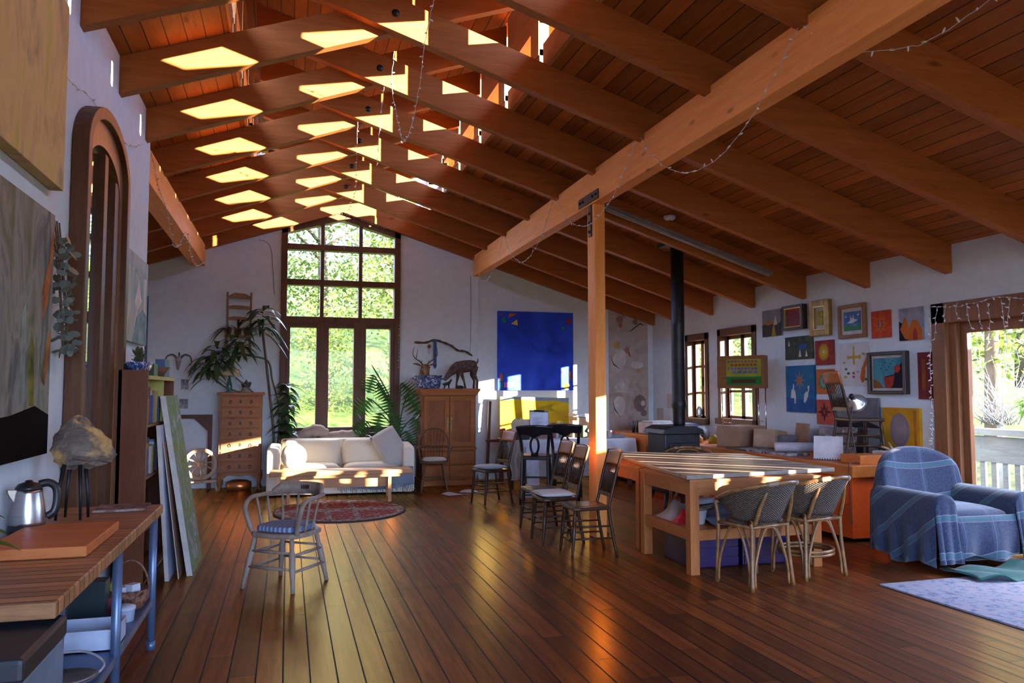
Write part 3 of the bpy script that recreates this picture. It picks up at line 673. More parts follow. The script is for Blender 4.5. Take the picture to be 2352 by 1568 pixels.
cols = [(.45, .42, .38), (.05, .10, .22), (.40, .20, .07), (.30, .32, .10), (.55, .52, .48), (.08, .08, .09), (.34, .06, .05), (.16, .24, .36)]
names = ['cream', 'navy', 'tan', 'olive', 'pale grey', 'black', 'dark red', 'slate blue']
R = random.Random(8)
for z, zn in ((1.281, 'top shelf'), (.881, 'second shelf')):
    y = -.66
    for i in range(16):
        w_ = R.uniform(.03, .06); h = R.uniform(.2, .3); c = (i*3+int(z*10)) % 8
        if y+w_ > .10 and z > 1.2: y = max(y, .15)
        if y+w_ > .68: break
        b = MB().box((-.085, 0, 0), (R.uniform(.05, .08), w_-.003, h))
        o = b.obj('book', plain('cloth_'+names[c].replace(' ', '_'), cols[c], .7), loc=(-1.12, 7.2+y, z)); y += w_
        tag(o, '%s spined book, number %d along the %s of the brown bookcase' % (names[c], i+1, zn), 'book', 'books in the brown bookcase')
o = MB().box((-.05, -.14, 0), (.03, .14, .16)).obj('box_file', plain('deep_blue_card', (.03, .08, .17), .5), loc=(-1.03-.06, 7.72, 1.662+.0)); tag(o, 'dark blue box file on the bookcase top, far end', 'box file')
t = thing('planter_bowl', 'blue and white oblong china planter on the bookcase top', 'planter', (-1.135, 6.72, 1.70))
m, tt = newmat('blue_white_china'); tt.fin(tt.ramp(tt.noise(tt.obj(), 26, 3, .6, 1), (.44, (.03, .06, .22)), (.52, (.10, .16, .38)), (.58, (.60, .64, .70))), .15, 0, .6)
MB().lathe([(.09, 0), (.105, .05), (.112, .062), (.10, .062), (.09, .05), (0, .045)], 24, None, 1.0, 1.9).obj('bowl', m, t)
L_SUC = leafmat('succulent', (.12, .15, .07), .1)
b = MB(); R = random.Random(6)
for k, (px, py) in enumerate([(0, -.08), (.01, .02), (-.01, .11)]):
    for j in range(11): a = j*2.4; leaf(b, (px, py, .055+.008*j), (cos(a), sin(a), .5+.09*j), .07, .028, .1, 4)
b.obj('succulents', L_SUC, t)
b = MB(); b.tube([(0, .06, .05), (.005, .06, .12), (0, .065, .17)], [.02, .03, .022], 8); b.obj('cactus', plain('brown_cactus', (.18, .10, .06), .9), t)
o = MB().box((-.07, -.10, 0), (.06, .10, .105)).obj('tea_tin', plain('dark_green_enamel', (.02, .06, .045), .35), loc=(-1.12, 7.10, 1.70-.04)); tag(o, 'dark green oblong tin behind the china planter', 'tin')
o = MB().lathe([(.05, 0), (.09, .03), (.13, .085), (.122, .085), (.08, .035), (0, .014)], 22).obj('wooden_bowl', wood('bowl_wood', (.20, .10, .06), (.10, .05, .03), 0, 3, 5, .5), loc=(-1.115, 7.38, 1.66)); tag(o, 'small brown wooden bowl at the end of the bookcase top', 'bowl')
# --- canvases leaning on the bookcase
def lean(name, label, y0, y1, xb, xt, h, th, mats, shapes=()):
    t = thing(name, label, 'canvas', (xb, y0, 0)); a = atan2(xb-xt, h); t.rotation_euler = (0, -a, 0); L = sqrt(h*h+(xb-xt)**2)
    b = MB(); b.box((-th, 0, 0), (0, y1-y0, L)); 
    b.obj('stretcher', M_CANV, t); f = MB().box((0, 0, 0), (.002, y1-y0, L)); 
    f.obj('painted_face', mats, t); return t
A_GRN = art('green_pond', ((.28, (.05, .09, .05)), (.42, (.22, .30, .05)), (.52, (.12, .22, .16)), (.62, (.38, .40, .36)), (.72, (.30, .16, .24))), 4.5, (1, 1.2, 1), 1.4)
lean('pond_canvas', 'tall canvas of green and pink water garden leaning on the bookcase', 7.13, 7.87, -.74, -.985, 1.50, .045, A_GRN)
lean('blank_panel', 'tall white narrow panel leaning on the bookcase, front of the stack', 6.98, 7.5, -.905, -1.0, 1.26, .03, plain('white_panel_face', (.50, .54, .66), .7))
lean('brown_board', 'thin brown hardboard between the white panel and pond canvas', 7.04, 7.6, -.835, -.978, 1.12, .006, plain('hardboard', (.24, .14, .07), .8))
# ---------------------------------------------------------------- back left: chest, plants, spinning wheel
W_OAK = wood('chest_oak', (.36, .155, .060), (.22, .08, .03), 0, 2, 9, .5)
W_MAH = wood('dark_stool_wood', (.13, .05, .022), (.06, .022, .01), 2, 2, 9, .4, knots=False)
M_BRASS = plain('old_brass', (.42, .30, .10), .35, .9, .2)
M_IRON = plain('dark_pull', (.05, .035, .025), .45, .6)
t = thing('chest_of_drawers', 'tall seven drawer oak chest standing left of the tall window', 'chest of drawers', (-.70, 13.07, 0))
MB().box((-.31, -.20, .27), (.31, .22, 1.47)).obj('body', W_OAK, t, bevel=.005); MB().box((-.345, -.235, 1.47), (.345, .235, 1.51)).obj('top', W_OAK, t, bevel=.008)
b = MB(); b.prism([(-.31, .27), (.31, .27), (.31, .16), (.24, .18), (.16, .235), (0, .215), (-.16, .235), (-.24, .18), (-.31, .16)], -.205, -.185); b.obj('apron', W_OAK, t)
for x in (-.29, .29):
    for y in (-.18, .2): MB().tube([(x, y, .27), (x*1.02, y*1.03, .18), (x*.97, y, .07), (x*1.04, y*1.06, .012), (x*1.05, y*1.07, 0)], [.032, .034, .02, .022, .026], 8).obj('leg', W_OAK, t)
for i in range(7):
    z0 = .29+i*.167
    d = MB().box((-.28, -.216, z0), (.28, -.195, z0+.152)).obj('drawer', W_OAK, t, bevel=.005)
    for x in (-.15, .155):
        p = MB().tube(arc((x, -.226, z0+.068), .020, 0, 2*pi, 14, 'XZ'), .004, 5).lathe([(.011, 0), (.006, .012), (0, .014)], 8, Matrix.Translation((x, -.216, z0+.09)) @ Matrix.Rotation(pi/2, 4, 'X')); p.obj('pull', M_IRON, d)
    MB().prism([(-.013, z0+.05), (.013, z0+.05), (.018, z0+.08), (.01, z0+.105), (-.01, z0+.105), (-.018, z0+.08)], -.219, -.214).obj('escutcheon', M_IRON, d)
o = MB().lathe([(.17, 0), (.19, .05), (.185, .12), (.12, .15), (.02, .16), (0, .16)], 20, None, 1, .8).obj('copper_pot', plain('copper', (.55, .20, .06), .3, .8), loc=(-.71, 13.0, 0)); tag(o, 'old copper pot on the floor under the chest of drawers', 'pot')
t = thing('table_lamp', 'lamp with cream bell shade and green glass stem on the chest', 'lamp', (-.88, 12.98, 1.512))
MB().lathe([(.055, 0), (.06, .012), (.03, .02), (.045, .06), (.04, .13), (.018, .2), (.014, .27), (0, .27)], 16).obj('base', plain('green_glass', (.05, .16, .12), .1), t)
MB().lathe([(.155, .255), (.158, .262), (.155, .335), (.15, .345), (.10, .37), (.068, .42), (.055, .5), (.052, .5), (.065, .415), (.095, .365), (.145, .338), (.15, .26)], 26).obj('lamp_shade', plain('cream_shade', (.62, .46, .25), .8), t)
MB().tube([(0, 0, .26), (0, 0, .44)], .006, 6).obj('socket_stem', M_BRASS, t)
t = thing('crown_ornament', 'dark jagged crown sitting on a folded hat on the chest', 'ornament', (-.63, 12.98, 1.512))
MB().lathe([(.10, 0), (.11, .012), (.07, .03), (.065, .06), (.05, .085), (0, .09)], 18).obj('hat', plain('straw_hat', (.36, .30, .22), .9), t)
b = MB(); n = 18
for j in range(n): a0, a1 = 2*pi*j/n, 2*pi*(j+1)/n; h = .10 if j % 3 else .065; b.add([(.06*cos(a0), .06*sin(a0), .08), (.06*cos(a1), .06*sin(a1), .08), (.078*cos(a1), .078*sin(a1), .11+h*.5), (.078*cos(a0), .078*sin(a0), .11+h*.5)], [(0, 1, 2, 3)])
b.lathe([(.012, .15), (.02, .17), (.01, .19), (0, .2)], 8); b.obj('crown', plain('dark_lead', (.03, .03, .035), .5), t)
# ladder-back chair hung on the wall as a plant shelf
W_LAD = wood('ladderback_wood', (.36, .20, .10), (.20, .10, .05), 2, 3, 8, .5)
t = thing('ladder_back_chair', 'small ladder back chair hung high on the back wall holding plants', 'chair', (-.77, YB-.03, 2.36))
for x in (-.18, .17): MB().tube([(x*1.02, -.02, -.2), (x, -.02, .3), (x*1.03, -.015, .76)], [.014, .016, .015], 8).obj('post', W_LAD, t)
for z, c in ((.69, .03), (.52, .0), (.34, 0.)):
    b = MB(); b.prism([(-.17, z-.03), (.16, z-.04), (.16, z+.01), (.08, z+.02+c), (-.08, z+.03+c), (-.17, z+.015)], -.028, -.012); b.obj('slat', W_LAD, t)
MB().box((-.2, -.36, .02), (.19, -.01, .045)).obj('seat', W_LAD, t)
for x in (-.18, .17): MB().tube([(x, -.34, -.2), (x, -.34, .05)], .013, 7).obj('leg', W_LAD, t)
MB().box((-.2, -.355, -.12), (.19, -.335, -.1)).obj('rung', W_LAD, t)
L_DEEP = leafmat('deep_green_leaf', (.045, .10, .035), .15, .3)
M_TERRA = plain('terracotta', (.42, .16, .07), .8)
for i, (x, z, s, lb) in enumerate([(-.93, 2.41, 1.0, 'trailing plant in a terracotta pot, left end of the hung chair seat'), (-.78, 2.41, 1.25, 'spiky leaved plant in the middle of the hung chair seat'), (-.64, 2.41, .95, 'drooping plant in a terracotta pot, right end of the hung chair seat')]):
    t = thing('potted_plant', lb, 'potted plant', (x, YB-.22, z))
    MB().lathe([(.045, 0), (.062, .10), (.066, .1), (.066, .115), (.055, .115), (.05, .09), (0, .085)], 14).obj('pot', M_TERRA, t)
    R = random.Random(20+i); b = MB()
    for k in range(16):
        a = R.uniform(0, 6.28) if i else R.uniform(2, 5.2); up = R.uniform(.1, 2.0) if i == 1 else R.uniform(-.1, .7)
        leaf(b, (0, 0, .10), (cos(a), -.8*abs(sin(a)), up), R.uniform(.18, .34)*s, .035, .8 if i != 1 else .45, 6)
    b.obj('leaves', L_DEEP, t)
def rosette(b, c, n, L, w, seed, up=.5):
    R = random.Random(seed)
    for k in range(n): a = k*2.4; leaf(b, (c[0], c[1], c[2]+.012*k-.1), (cos(a), sin(a)*.55-.2, up*R.uniform(-.5, 1.6)), L*R.uniform(.75, 1.15), w, R.uniform(.4, 1.0), 7)
M_STEM = plain('grey_brown_stem', (.10, .085, .06), .8)
t = thing('dracaena', 'tall dracaena with bare bent stems and drooping heads beside the window', 'plant', (-.26, 12.98, 0))
b = MB()
b.tube(bez([(.06, 0, .5), (.05, .02, .9), (-.02, 0, 1.5), (-.08, 0, 2.0), (-.14, -.02, 2.45)], 6), [.02]*24+[.014], 7)
b.tube(bez([(.10, .04, .5), (.14, .05, 1.2), (.02, .04, 1.7), (-.05, 0, 2.0), (-.3, -.05, 2.08), (-.5, -.1, 2.12)], 6), [.015]*30+[.012], 7)
b.tube(bez([(-.25, -.05, 1.5), (-.5, -.12, 1.72), (-.75, -.15, 1.9), (-.82, -.15, 2.05)], 6), [.012]*18+[.01], 6)
b.tube(bez([(-.45, .1, 1.5), (-.72, -.1, 1.62), (-.92, -.12, 1.8)], 6), .012, 6); b.obj('stems', M_STEM, t)
for c, n, s in (((-.14, -.03, 2.52), 26, 1), ((-.50, -.1, 2.12), 22, 2), ((-.80, -.15, 2.06), 16, 3), ((-.92, -.12, 1.82), 22, 4)):
    b = MB(); rosette(b, c, int(n*1.35), .37, .085, s); b.obj('leaf_head', L_DEEP, t)
MB().lathe([(.07, 0), (.09, .22), (.095, .26), (.085, .26), (.08, .22), (0, .21)], 20).obj('pot', M_TERRA, t, loc=(.05, 0, .27)); 
MB().box((-.03, -.10, 0), (.13, .10, .27)).obj('plinth', W_MAH, t)
t = thing('leafy_shrub', 'dense dark glossy potted shrub in the window corner behind the sofa', 'potted plant', (-.02, 12.98, .72))
b = MB(); b.tube([(0, 0, .05), (.01, 0, .5), (-.01, 0, .9)], .012, 6); b.obj('stem', M_STEM, t); b = MB()
R = random.Random(9)
for z in (.15, .3, .45, .6, .75, .88):
    for k in range(13): a = k*.5+z*5; leaf(b, (0, 0, z), (cos(a), sin(a)*.7, R.uniform(-.3, .7)), R.uniform(.2, .34), .085, .5, 6)
b.obj('leaves', L_DEEP, t)
# spinning wheel
t = thing('spinning_wheel', 'pale wooden spinning wheel on the floor left of the chest', 'spinning wheel', (-1.27, 12.98, 0))
W_PALE = wood('pale_wood', (.58, .42, .28), (.42, .28, .17), 0, 3, 5, .5)
b = MB(); n = 36; pr = [(.235, -.025), (.245, -.02), (.245, .02), (.235, .025), (.19, .02), (.19, -.02)]
vs = [(r*cos(2*pi*j/n), y, .41+r*sin(2*pi*j/n)) for j in range(n) for r, y in pr]; fs = [(j*6+i, j*6+(i+1) % 6, ((j+1) % n)*6+(i+1) % 6, ((j+1) % n)*6+i) for j in range(n) for i in range(6)]
b.add(vs, fs, None, True); b.obj('rim', W_PALE, t)
MB().lathe([(.03, -.05), (.045, -.03), (.045, .03), (.03, .05), (0, .05)], 14, Matrix.Translation((0, 0, .41)) @ Matrix.Rotation(pi/2, 4, 'X')).obj('hub', W_PALE, t)
for k in range(10):
    a = 2*pi*k/10+.2; P = lambda r: (r*cos(a), 0, .41+r*sin(a)); MB().tube([P(.03), P(.07), P(.11), P(.15), P(.195)], [.008, .014, .009, .013, .008], 7).obj('spoke', W_PALE, t)
MB().bar((-.25, 0, .12), (.3, 0, .16), .1, .04).obj('bench', W_PALE, t)
for x, y in ((-.2, -.1), (-.2, .1), (.22, -.08), (.22, .08)): MB().tube([(x*1.15, y*1.4, 0), (x, y*.4, .14)], .014, 7).obj('leg', W_PALE, t)
for y in (-.055, .055): MB().tube([(.03, y, .14), (0, y, .43)], .014, 7).obj('upright', W_PALE, t)
# wooden frame with corner gusset behind the wheel, skull, photos, blue strip painting
t = thing('wooden_stand', 'plain brown wooden stand frame with corner gusset behind the spinning wheel', 'frame', (-1.4, 13.25, 0))
MB().box((-.45, -.03, 1.10), (.26, .03, 1.16)).obj('rail', W_MAH, t); MB().box((.20, -.03, 0), (.26, .03, 1.10)).obj('post', W_MAH, t); MB().box((-.45, -.03, 0), (-.39, .03, 1.10)).obj('post', W_MAH, t)
MB().prism([(.20, 1.10), (.0, 1.10), (.20, .90)], -.012, .012).obj('gusset', W_MAH, t)
t = thing('goat_skull', 'small horned animal skull hung on the back wall above two photos', 'skull', (-1.66, YB-.02, 2.0))
M_BONE = plain('weathered_bone', (.34, .29, .24), .8, 0, .3)
b = MB(); b.ball((0, -.07, .02), (.045, .06, .055)); b.tube([(0, -.08, .0), (0, -.11, -.07), (0, -.12, -.14)], [.04, .028, .012], 8); b.obj('skull', M_BONE, t)
for s in (-1, 1): MB().tube(bez([(.03*s, -.05, .05), (.09*s, -.06, .10), (.17*s, -.07, .07), (.19*s, -.08, -.02), (.165*s, -.08, -.07)], 6), [.018-.0005*i for i in range(24)]+[.003], 8).obj('horn', plain('dark_horn', (.12, .09, .07), .5), t)
MB().box((-.01, -.03, .05), (.01, 0, .14)).obj('hanger', M_BLACK, t)
A_PHO = art('grey_photo', ((.35, (.10, .10, .11)), (.5, (.28, .28, .30)), (.65, (.5, .5, .52))), 14)
M_WMNT = plain('white_mount', (.66, .62, .58), .8)
wallpic('framed_photo', 'small grey portrait photo on the back wall under the skull', 'photo', 'B', -1.63, -1.51, 1.55, 1.72, A_PHO, .01, .008, M_WMNT)
wallpic('framed_photo', 'second small grey photo, lower on the wall beside the pond canvas', 'photo', 'B', -1.65, -1.51, 1.25, 1.41, A_PHO, .01, .008, M_WMNT)
A_BLU = art('blue_strip', ((.3, (.03, .09, .16)), (.5, (.05, .16, .28)), (.62, (.25, .06, .08)), (.75, (.06, .20, .26))), 3)
wallpic('strip_painting', 'tall narrow deep blue painting with red flecks, edge of the left alcove', 'painting', 'B', -2.5, -2.13, 1.95, 3.02, A_BLU, .03)
# ---------------------------------------------------------------- sofa group in front of the tall window
M_SOFA = cloth('cream_slipcover', (.88, .78, .58), .9, 70, .08)
M_THROW = cloth('blue_grey_throw', (.22, .26, .30), .95, 80)
t = thing('sofa', 'cream slipcovered two seat sofa in front of the tall window', 'sofa', (.80, 12.28, 0), -.03)
MB().box((-.95, -.36, .02), (.95, .40, .30)).obj('base', M_SOFA, t, bevel=.02)
def armfn(s):
    b = MB(); b.prism([(-.40, .02), (.42, .02), (.42, .66), (.30, .73), (-.20, .71), (-.36, .69), (-.41, .63)], s*.98-.09, s*.98+.09, 'YZ'); return b
for s in (-1, 1): armfn(s).obj('arm', M_SOFA, t, bevel=.05)
MB().prism([(.18, .28), (.42, .28), (.44, .78), (.36, .80), (.28, .77)], -.90, .90, 'YZ').obj('back', M_SOFA, t, bevel=.04)
for x in (-.445, .445):
    MB().cushion((x, -.10, .37), (.885, .62, .19), None, 10, .3).obj('seat_cushion', M_SOFA, t)
    b = MB().cushion((0, 0, 0), (.875, .44, .22), Matrix.Translation((x, .17, .58)) @ Matrix.Rotation(radians(78), 4, 'X'), 12, .45); b.obj('back_cushion', M_SOFA, t)
M_PILR = cloth('pale_rib_pillow', (.56, .52, .45), .95, 90)
o = MB().cushion((0, 0, 0), (.42, .62, .2), None, 12, .5).obj('throw_pillow', M_PILR, loc=(1.52, 12.02, .66)); o.rotation_euler = (radians(76), radians(-28), .25); tag(o, 'large oval ribbed throw pillow propped at the sofa end beside the armoire', 'pillow')
o = MB().ball((0, 0, 0), (.19, .13, .19), 20, 14).obj('round_pillow', M_SOFA, loc=(.10, 11.98, .58)); o.rotation_euler = (-.3, 0, .3); tag(o, 'round cream pillow at the sunlit end of the sofa', 'pillow')
b = MB(); b.grid(lambda u, v: (-.55+1.1*u, -.05*v+.012*sin(u*22)*v, -.25*v*(1+.3*sin(u*3))), 40, 8)
for i in range(46): x = -.55+1.1*i/45; b.tube([(x, -.05, -.24), (x+.008*sin(i), -.055, -.32-.02*(i % 3))], .005, 4)
o = b.obj('throw_blanket', M_THROW, loc=(1.28, 11.80, .41)); o.rotation_euler = (0, 0, -.03); tag(o, 'blue grey fringed throw hanging down the sofa front behind the bench', 'blanket')
# trestle bench
W_BEN = wood('bench_pine', (.52, .26, .11), (.36, .155, .055), 0, 2, 10, .45)
t = thing('trestle_bench', 'long pine trestle bench used as coffee table before the sofa', 'bench', (.73, 11.22, 0), -.02)
MB().box((-.95, -.21, .385), (.97, .21, .445)).obj('top', W_BEN, t, bevel=.012)
for x in (-.70, .66): MB().prism([(-.17, 0), (-.12, 0), (-.05, .06), (.05, .06), (.12, 0), (.17, 0), (.14, .12), (.14, .385), (-.14, .385), (-.14, .12)], x-.022, x+.022, 'YZ').obj('trestle_leg', W_BEN, t)
MB().box((-.74, -.02, .20), (.70, .02, .34)).obj('stretcher', W_BEN, t); MB().box((-.8, -.19, .35), (.8, -.17, .385)).obj('apron', W_BEN, t)
# planter box with driftwood and plants
t = thing('planter_box', 'long dark wooden planter box under the tall window', 'planter', (1.0, 13.05, 0))
b = MB(); b.box((-1.06, -.24, 0), (.98, -.20, .70)).box((-1.06, .20, 0), (.98, .24, .70)).box((-1.06, -.2, 0), (-1.02, .2, .70)).box((.94, -.2, 0), (.98, .2, .70)); b.obj('box', W_MAH, t)
MB().grid(lambda u, v: (-1.02+1.96*u, -.2+.4*v, .66+.02*sin(u*17)*sin(v*9)), 24, 6).obj('soil', plain('dark_soil', (.03, .02, .012), 1, 0, .4), t)
W_DRIFT = wood('driftwood_grey', (.44, .34, .28), (.25, .18, .14), 0, 4, 7, .85)
for i, (pts, r, lb) in enumerate([([(.05, 12.92, .74), (.25, 12.9, .84), (.45, 12.9, .90), (.62, 12.93, .85)], [.05, .09, .11, .06], 'thick driftwood log on the planter box, end nearest the dark shrub'), ([(.52, 12.95, .76), (.8, 12.95, .80), (1.05, 12.97, .82), (1.14, 12.96, .86)], [.08, .10, .08, .03], 'pale driftwood log on the planter below the middle casement')]):
    b = MB(); b.tube(bez(pts, 5), [r[min(3, int(k/5))]+(r[min(3, int(k/5)+1)]-r[min(3, int(k/5))])*(k % 5)/5+.01*sin(k*2.3) for k in range(16)], 9); o = b.obj('driftwood_log', W_DRIFT); tag(o, lb, 'driftwood', 'driftwood logs on the planter')
L_LOW = leafmat('low_green_leaf', (.08, .20, .03), .3)
for i, (x, y, s, n, lb) in enumerate([(.28, 12.86, .13, 26, 'small tufted fern at the front of the planter below the first log'), (.92, 12.86, .16, 22, 'bright low plant in the planter centre, behind the sofa back'), (1.18, 12.9, .24, 26, 'dark leafy plant in the planter under the third casement'), (1.40, 12.95, .30, 28, 'bushy plant in the planter beside the monstera')]):
    t = thing('planter_plant', lb, 'plant', (x, y, .68)); b = MB(); R = random.Random(60+i)
    for k in range(n): a = k*2.4; leaf(b, (.03*cos(a), .03*sin(a), 0), (cos(a), sin(a)*.6-.1, R.uniform(.3, 1.8)), s*R.uniform(.7, 1.2), s*.22, .5, 5)
    b.obj('leaves', L_LOW if i < 2 else L_DEEP, t)
def monstera(b, p, d, L, W_, seed):
    """split leaf: lobes each side of a midrib"""
    p = Vector(p); d = Vector(d).normalized(); s = d.cross((0, -1, .35)).normalized(); nrm = s.cross(d); vs = [p]; n = 7
    for side in (1, -1):
        for i in range(n):
            q0, q1 = i/n, (i+.90)/n; w0, w1 = [W_*sin(pi*(.12+.8*q))**.7 for q in (q0, q1)]
            c0, c1 = p+d*L*q0, p+d*L*q1; e = len(b.v)
            b.add([c0, c1, c1+s*side*w1-d*.02+nrm*.01, c0+s*side*w0*.96+d*.03-nrm*.02], [(0, 1, 2, 3)]); b.add([c0, c1, p+d*L*min(1, (i+1)/n), c1+s*side*w1*.3], [(0, 2, 3, 1)])
t = thing('monstera', 'large monstera with split leaves climbing at the edge of the tall window', 'plant', (1.76, 12.98, .68))
b = MB(); stems = []; lf = MB(); R = random.Random(15)
for (x, y, z, dx, dz, L) in [(-.42, -.05, 1.12, -.3, -1, .26), (-.36, -.08, .98, .5, -1, .26), (-.46, -.1, .72, -.8, -.8, .30), (-.22, -.1, .78, .2, -1, .28), (.12, -.12, .80, .6, -.9, .36), (.02, -.1, .98, .4, -.4, .26), (-.32, -.12, .5, -.2, -1, .30), (-.1, -.1, .5, .3, -1, .28), (.22, -.1, .42, .5, -.9, .26), (-.5, -.1, .36, -.6, -.5, .24), (.1, -.15, .2, .4, -.8, .22), (-.25, -.15, .22, -.3, -.7, .24), (-.45, 0, 1.28, -.2, 1, .01)]:
    b.tube(bez([(0, 0, 0), (x*.3, y*.3, z*.55), (x, y, z)], 6), [.012]*12+[.005], 6)
    if L > .1: monstera(lf, (x, y, z), (dx, -.25, dz), L*1.25, L*.62, 1)
b.obj('stems', plain('green_stem', (.07, .09, .03), .6), t); lf.obj('leaves', leafmat('monstera_leaf', (.05, .14, .035), .2, .25), t)
# ---------------------------------------------------------------- armoire and what stands on it
W_ARM = wood('armoire_burl', (.30, .085, .012), (.15, .036, .006), 2, 2.4, 5, .5)
W_ARH = wood('armoire_rail', (.40, .13, .018), (.23, .062, .008), 0, 2.4, 8, .5)
t = thing('armoire', 'honey brown two door armoire with moulded cornice right of the window', 'wardrobe', (2.53, 12.88, 0))
MB().box((-.44, -.30, .08), (.44, .30, 1.48)).obj('body', W_ARM, t); MB().box((-.47, -.33, 0), (.47, .31, .10)).obj('plinth', W_ARH, t, bevel=.01)
b = MB(); b.prism([(-.45, 1.46), (.45, 1.46), (.47, 1.50), (.505, 1.535), (.51, 1.57), (-.51, 1.57), (-.505, 1.535), (-.47, 1.50)], -.36, .31); b.obj('cornice', W_ARH, t, bevel=.004)
MB().box((-.455, -.325, .57), (.455, .30, .615)).obj('waist_moulding', W_ARH, t, bevel=.01)
for s in (-1, 1):
    x0, x1 = (-.42, -.005) if s < 0 else (.005, .42)
    d = MB().box((x0, -.322, .63), (x1, -.30, 1.45)).obj('door', W_ARH, t, bevel=.004)
    b = MB(); b.box((x0+.075, -.328, .71), (x1-.075, -.32, 1.37)); b.obj('panel', W_ARM, d, bevel=.004)
    f = MB()
    for p, q in (((x0+.06, .695), (x1-.06, .71)), ((x0+.06, 1.37), (x1-.06, 1.385)), ((x0+.06, .71), (x0+.075, 1.37)), ((x1-.075, .71), (x1-.06, 1.37))): f.box((p[0], -.333, p[1]), (q[0], -.32, q[1]))
    f.obj('moulding', W_ARH, d); xx = -.03 if s < 0 else .03
    MB().tube(bez([(xx, -.33, .90), (xx, -.352, .94), (xx, -.345, .99), (xx, -.352, 1.04), (xx, -.33, 1.08)], 5), .006, 6).box((xx-.009, -.328, .89), (xx+.009, -.322, 1.09)).obj('handle', M_BRASS, d)
for z in (.13, .35):
    for s in (-1, 1):
        x0, x1 = (-.42, -.005) if s < 0 else (.005, .42); d = MB().box((x0, -.325, z), (x1, -.30, z+.2)).obj('drawer', W_ARH, t, bevel=.005)
        for k in (.16, .26): MB().ball((x0+k, -.338, z+.1), .012, 8, 6).obj('knob', M_BRASS, d)
m, tt = newmat('speckled_enamel'); tt.fin(tt.ramp(tt.noise(tt.obj(), 30, 4, .65, .8), (.46, (.04, .06, .16)), (.53, (.13, .18, .32)), (.60, (.66, .66, .70))), .18, 0, .6)
t = thing('enamel_basin', 'blue and white speckled oval enamel basin on the armoire', 'basin', (2.20, 12.72, 1.572))
MB().lathe([(.17, 0), (.19, .02), (.215, .19), (.23, .205), (.235, .20), (.222, .215), (.205, .2), (.18, .03), (0, .02)], 30, None, 1.05, .72).obj('bowl', m, t)
MB().tube([(-.21, 0, .16), (-.27, 0, .165), (-.285, 0, .15)], [.02, .014, .01], 8).obj('handle', m, t); MB().tube([(.21, 0, .16), (.27, 0, .165), (.285, 0, .15)], [.02, .014, .01], 8).obj('handle', m, t)
# deer head mount
t = thing('deer_head', 'mounted stag head with tall antlers on the wall behind the enamel basin', 'deer head', (2.22, 13.23, 1.86))
m, tt = newmat('deer_fur'); f = tt.noise(tt.obj((1, 1, 3)), 12, 4); tt.fin(tt.ramp(f, (.3, (.16, .085, .04)), (.7, (.36, .21, .10))), .9, 0, .2); M_FUR = m
b = MB()
prof = [((0, .05, -.22), .10, .10), ((0, -.02, -.10), .085, .09), ((0, -.08, .03), .08, .085), ((0, -.15, .05), .075, .075), ((0, -.22, .01), .058, .058), ((0, -.29, -.04), .042, .042), ((0, -.345, -.075), .034, .032), ((0, -.365, -.085), .012, .012)]
P = [Vector(c) for c, _, _ in prof]; n = 14; vs = []
for i, (c, rx, rz) in enumerate(prof):
    tg = (P[min(i+1, len(P)-1)]-P[max(i-1, 0)]).normalized(); sx = Vector((1, 0, 0)); up = sx.cross(tg).normalized()
    for j in range(n): a = 2*pi*j/n; vs.append(P[i]+sx*rx*cos(a)+up*rz*sin(a))
fs = [(i*n+j, i*n+(j+1) % n, (i+1)*n+(j+1) % n, (i+1)*n+j) for i in range(len(prof)-1) for j in range(n)]+[tuple(range(n)), tuple(range((len(prof)-1)*n, len(prof)*n))]
b.add(vs, fs, None, True); b.obj('head', M_FUR, t)
for s in (-1, 1):
    e = MB(); leaf(e, (.055*s, -.08, .09), (1.0*s, -.1, .35), .16, .075, .1, 6, .5); e.obj('ear', M_FUR, t, solid=.008)
    MB().ball((.062*s, -.185, .065), .013, 8, 6).obj('eye', plain('glass_eye', (.01, .008, .006), .1), t)
    a = MB(); M_ANT = plain('antler', (.20, .15, .10), .6, 0, .3)
    a.tube(bez([(.03*s, -.09, .10), (.09*s, -.10, .17), (.17*s, -.10, .22), (.21*s, -.11, .30), (.19*s, -.13, .41)], 6), [.014-.0004*i for i in range(24)]+[.003], 8)
    a.tube(bez([(.15*s, -.10, .205), (.145*s, -.14, .29), (.13*s, -.16, .38)], 6), [.009-.0005*i for i in range(12)]+[.002], 7)
    a.tube([(.06*s, -.10, .14), (.055*s, -.14, .19)], [.008, .002], 6); a.obj('antler', M_ANT, t)
MB().ball((0, -.362, -.083), (.022, .014, .016), 10, 6).obj('nose', plain('dark_nose', (.012, .01, .01), .4), t)
MB().lathe([(.13, 0), (.13, .03), (.11, .045), (0, .045)], 20, Matrix.Translation((0, .055, -.2)) @ Matrix.Rotation(pi/2, 4, 'X'), 1, 1).obj('plaque', W_MAH, t)
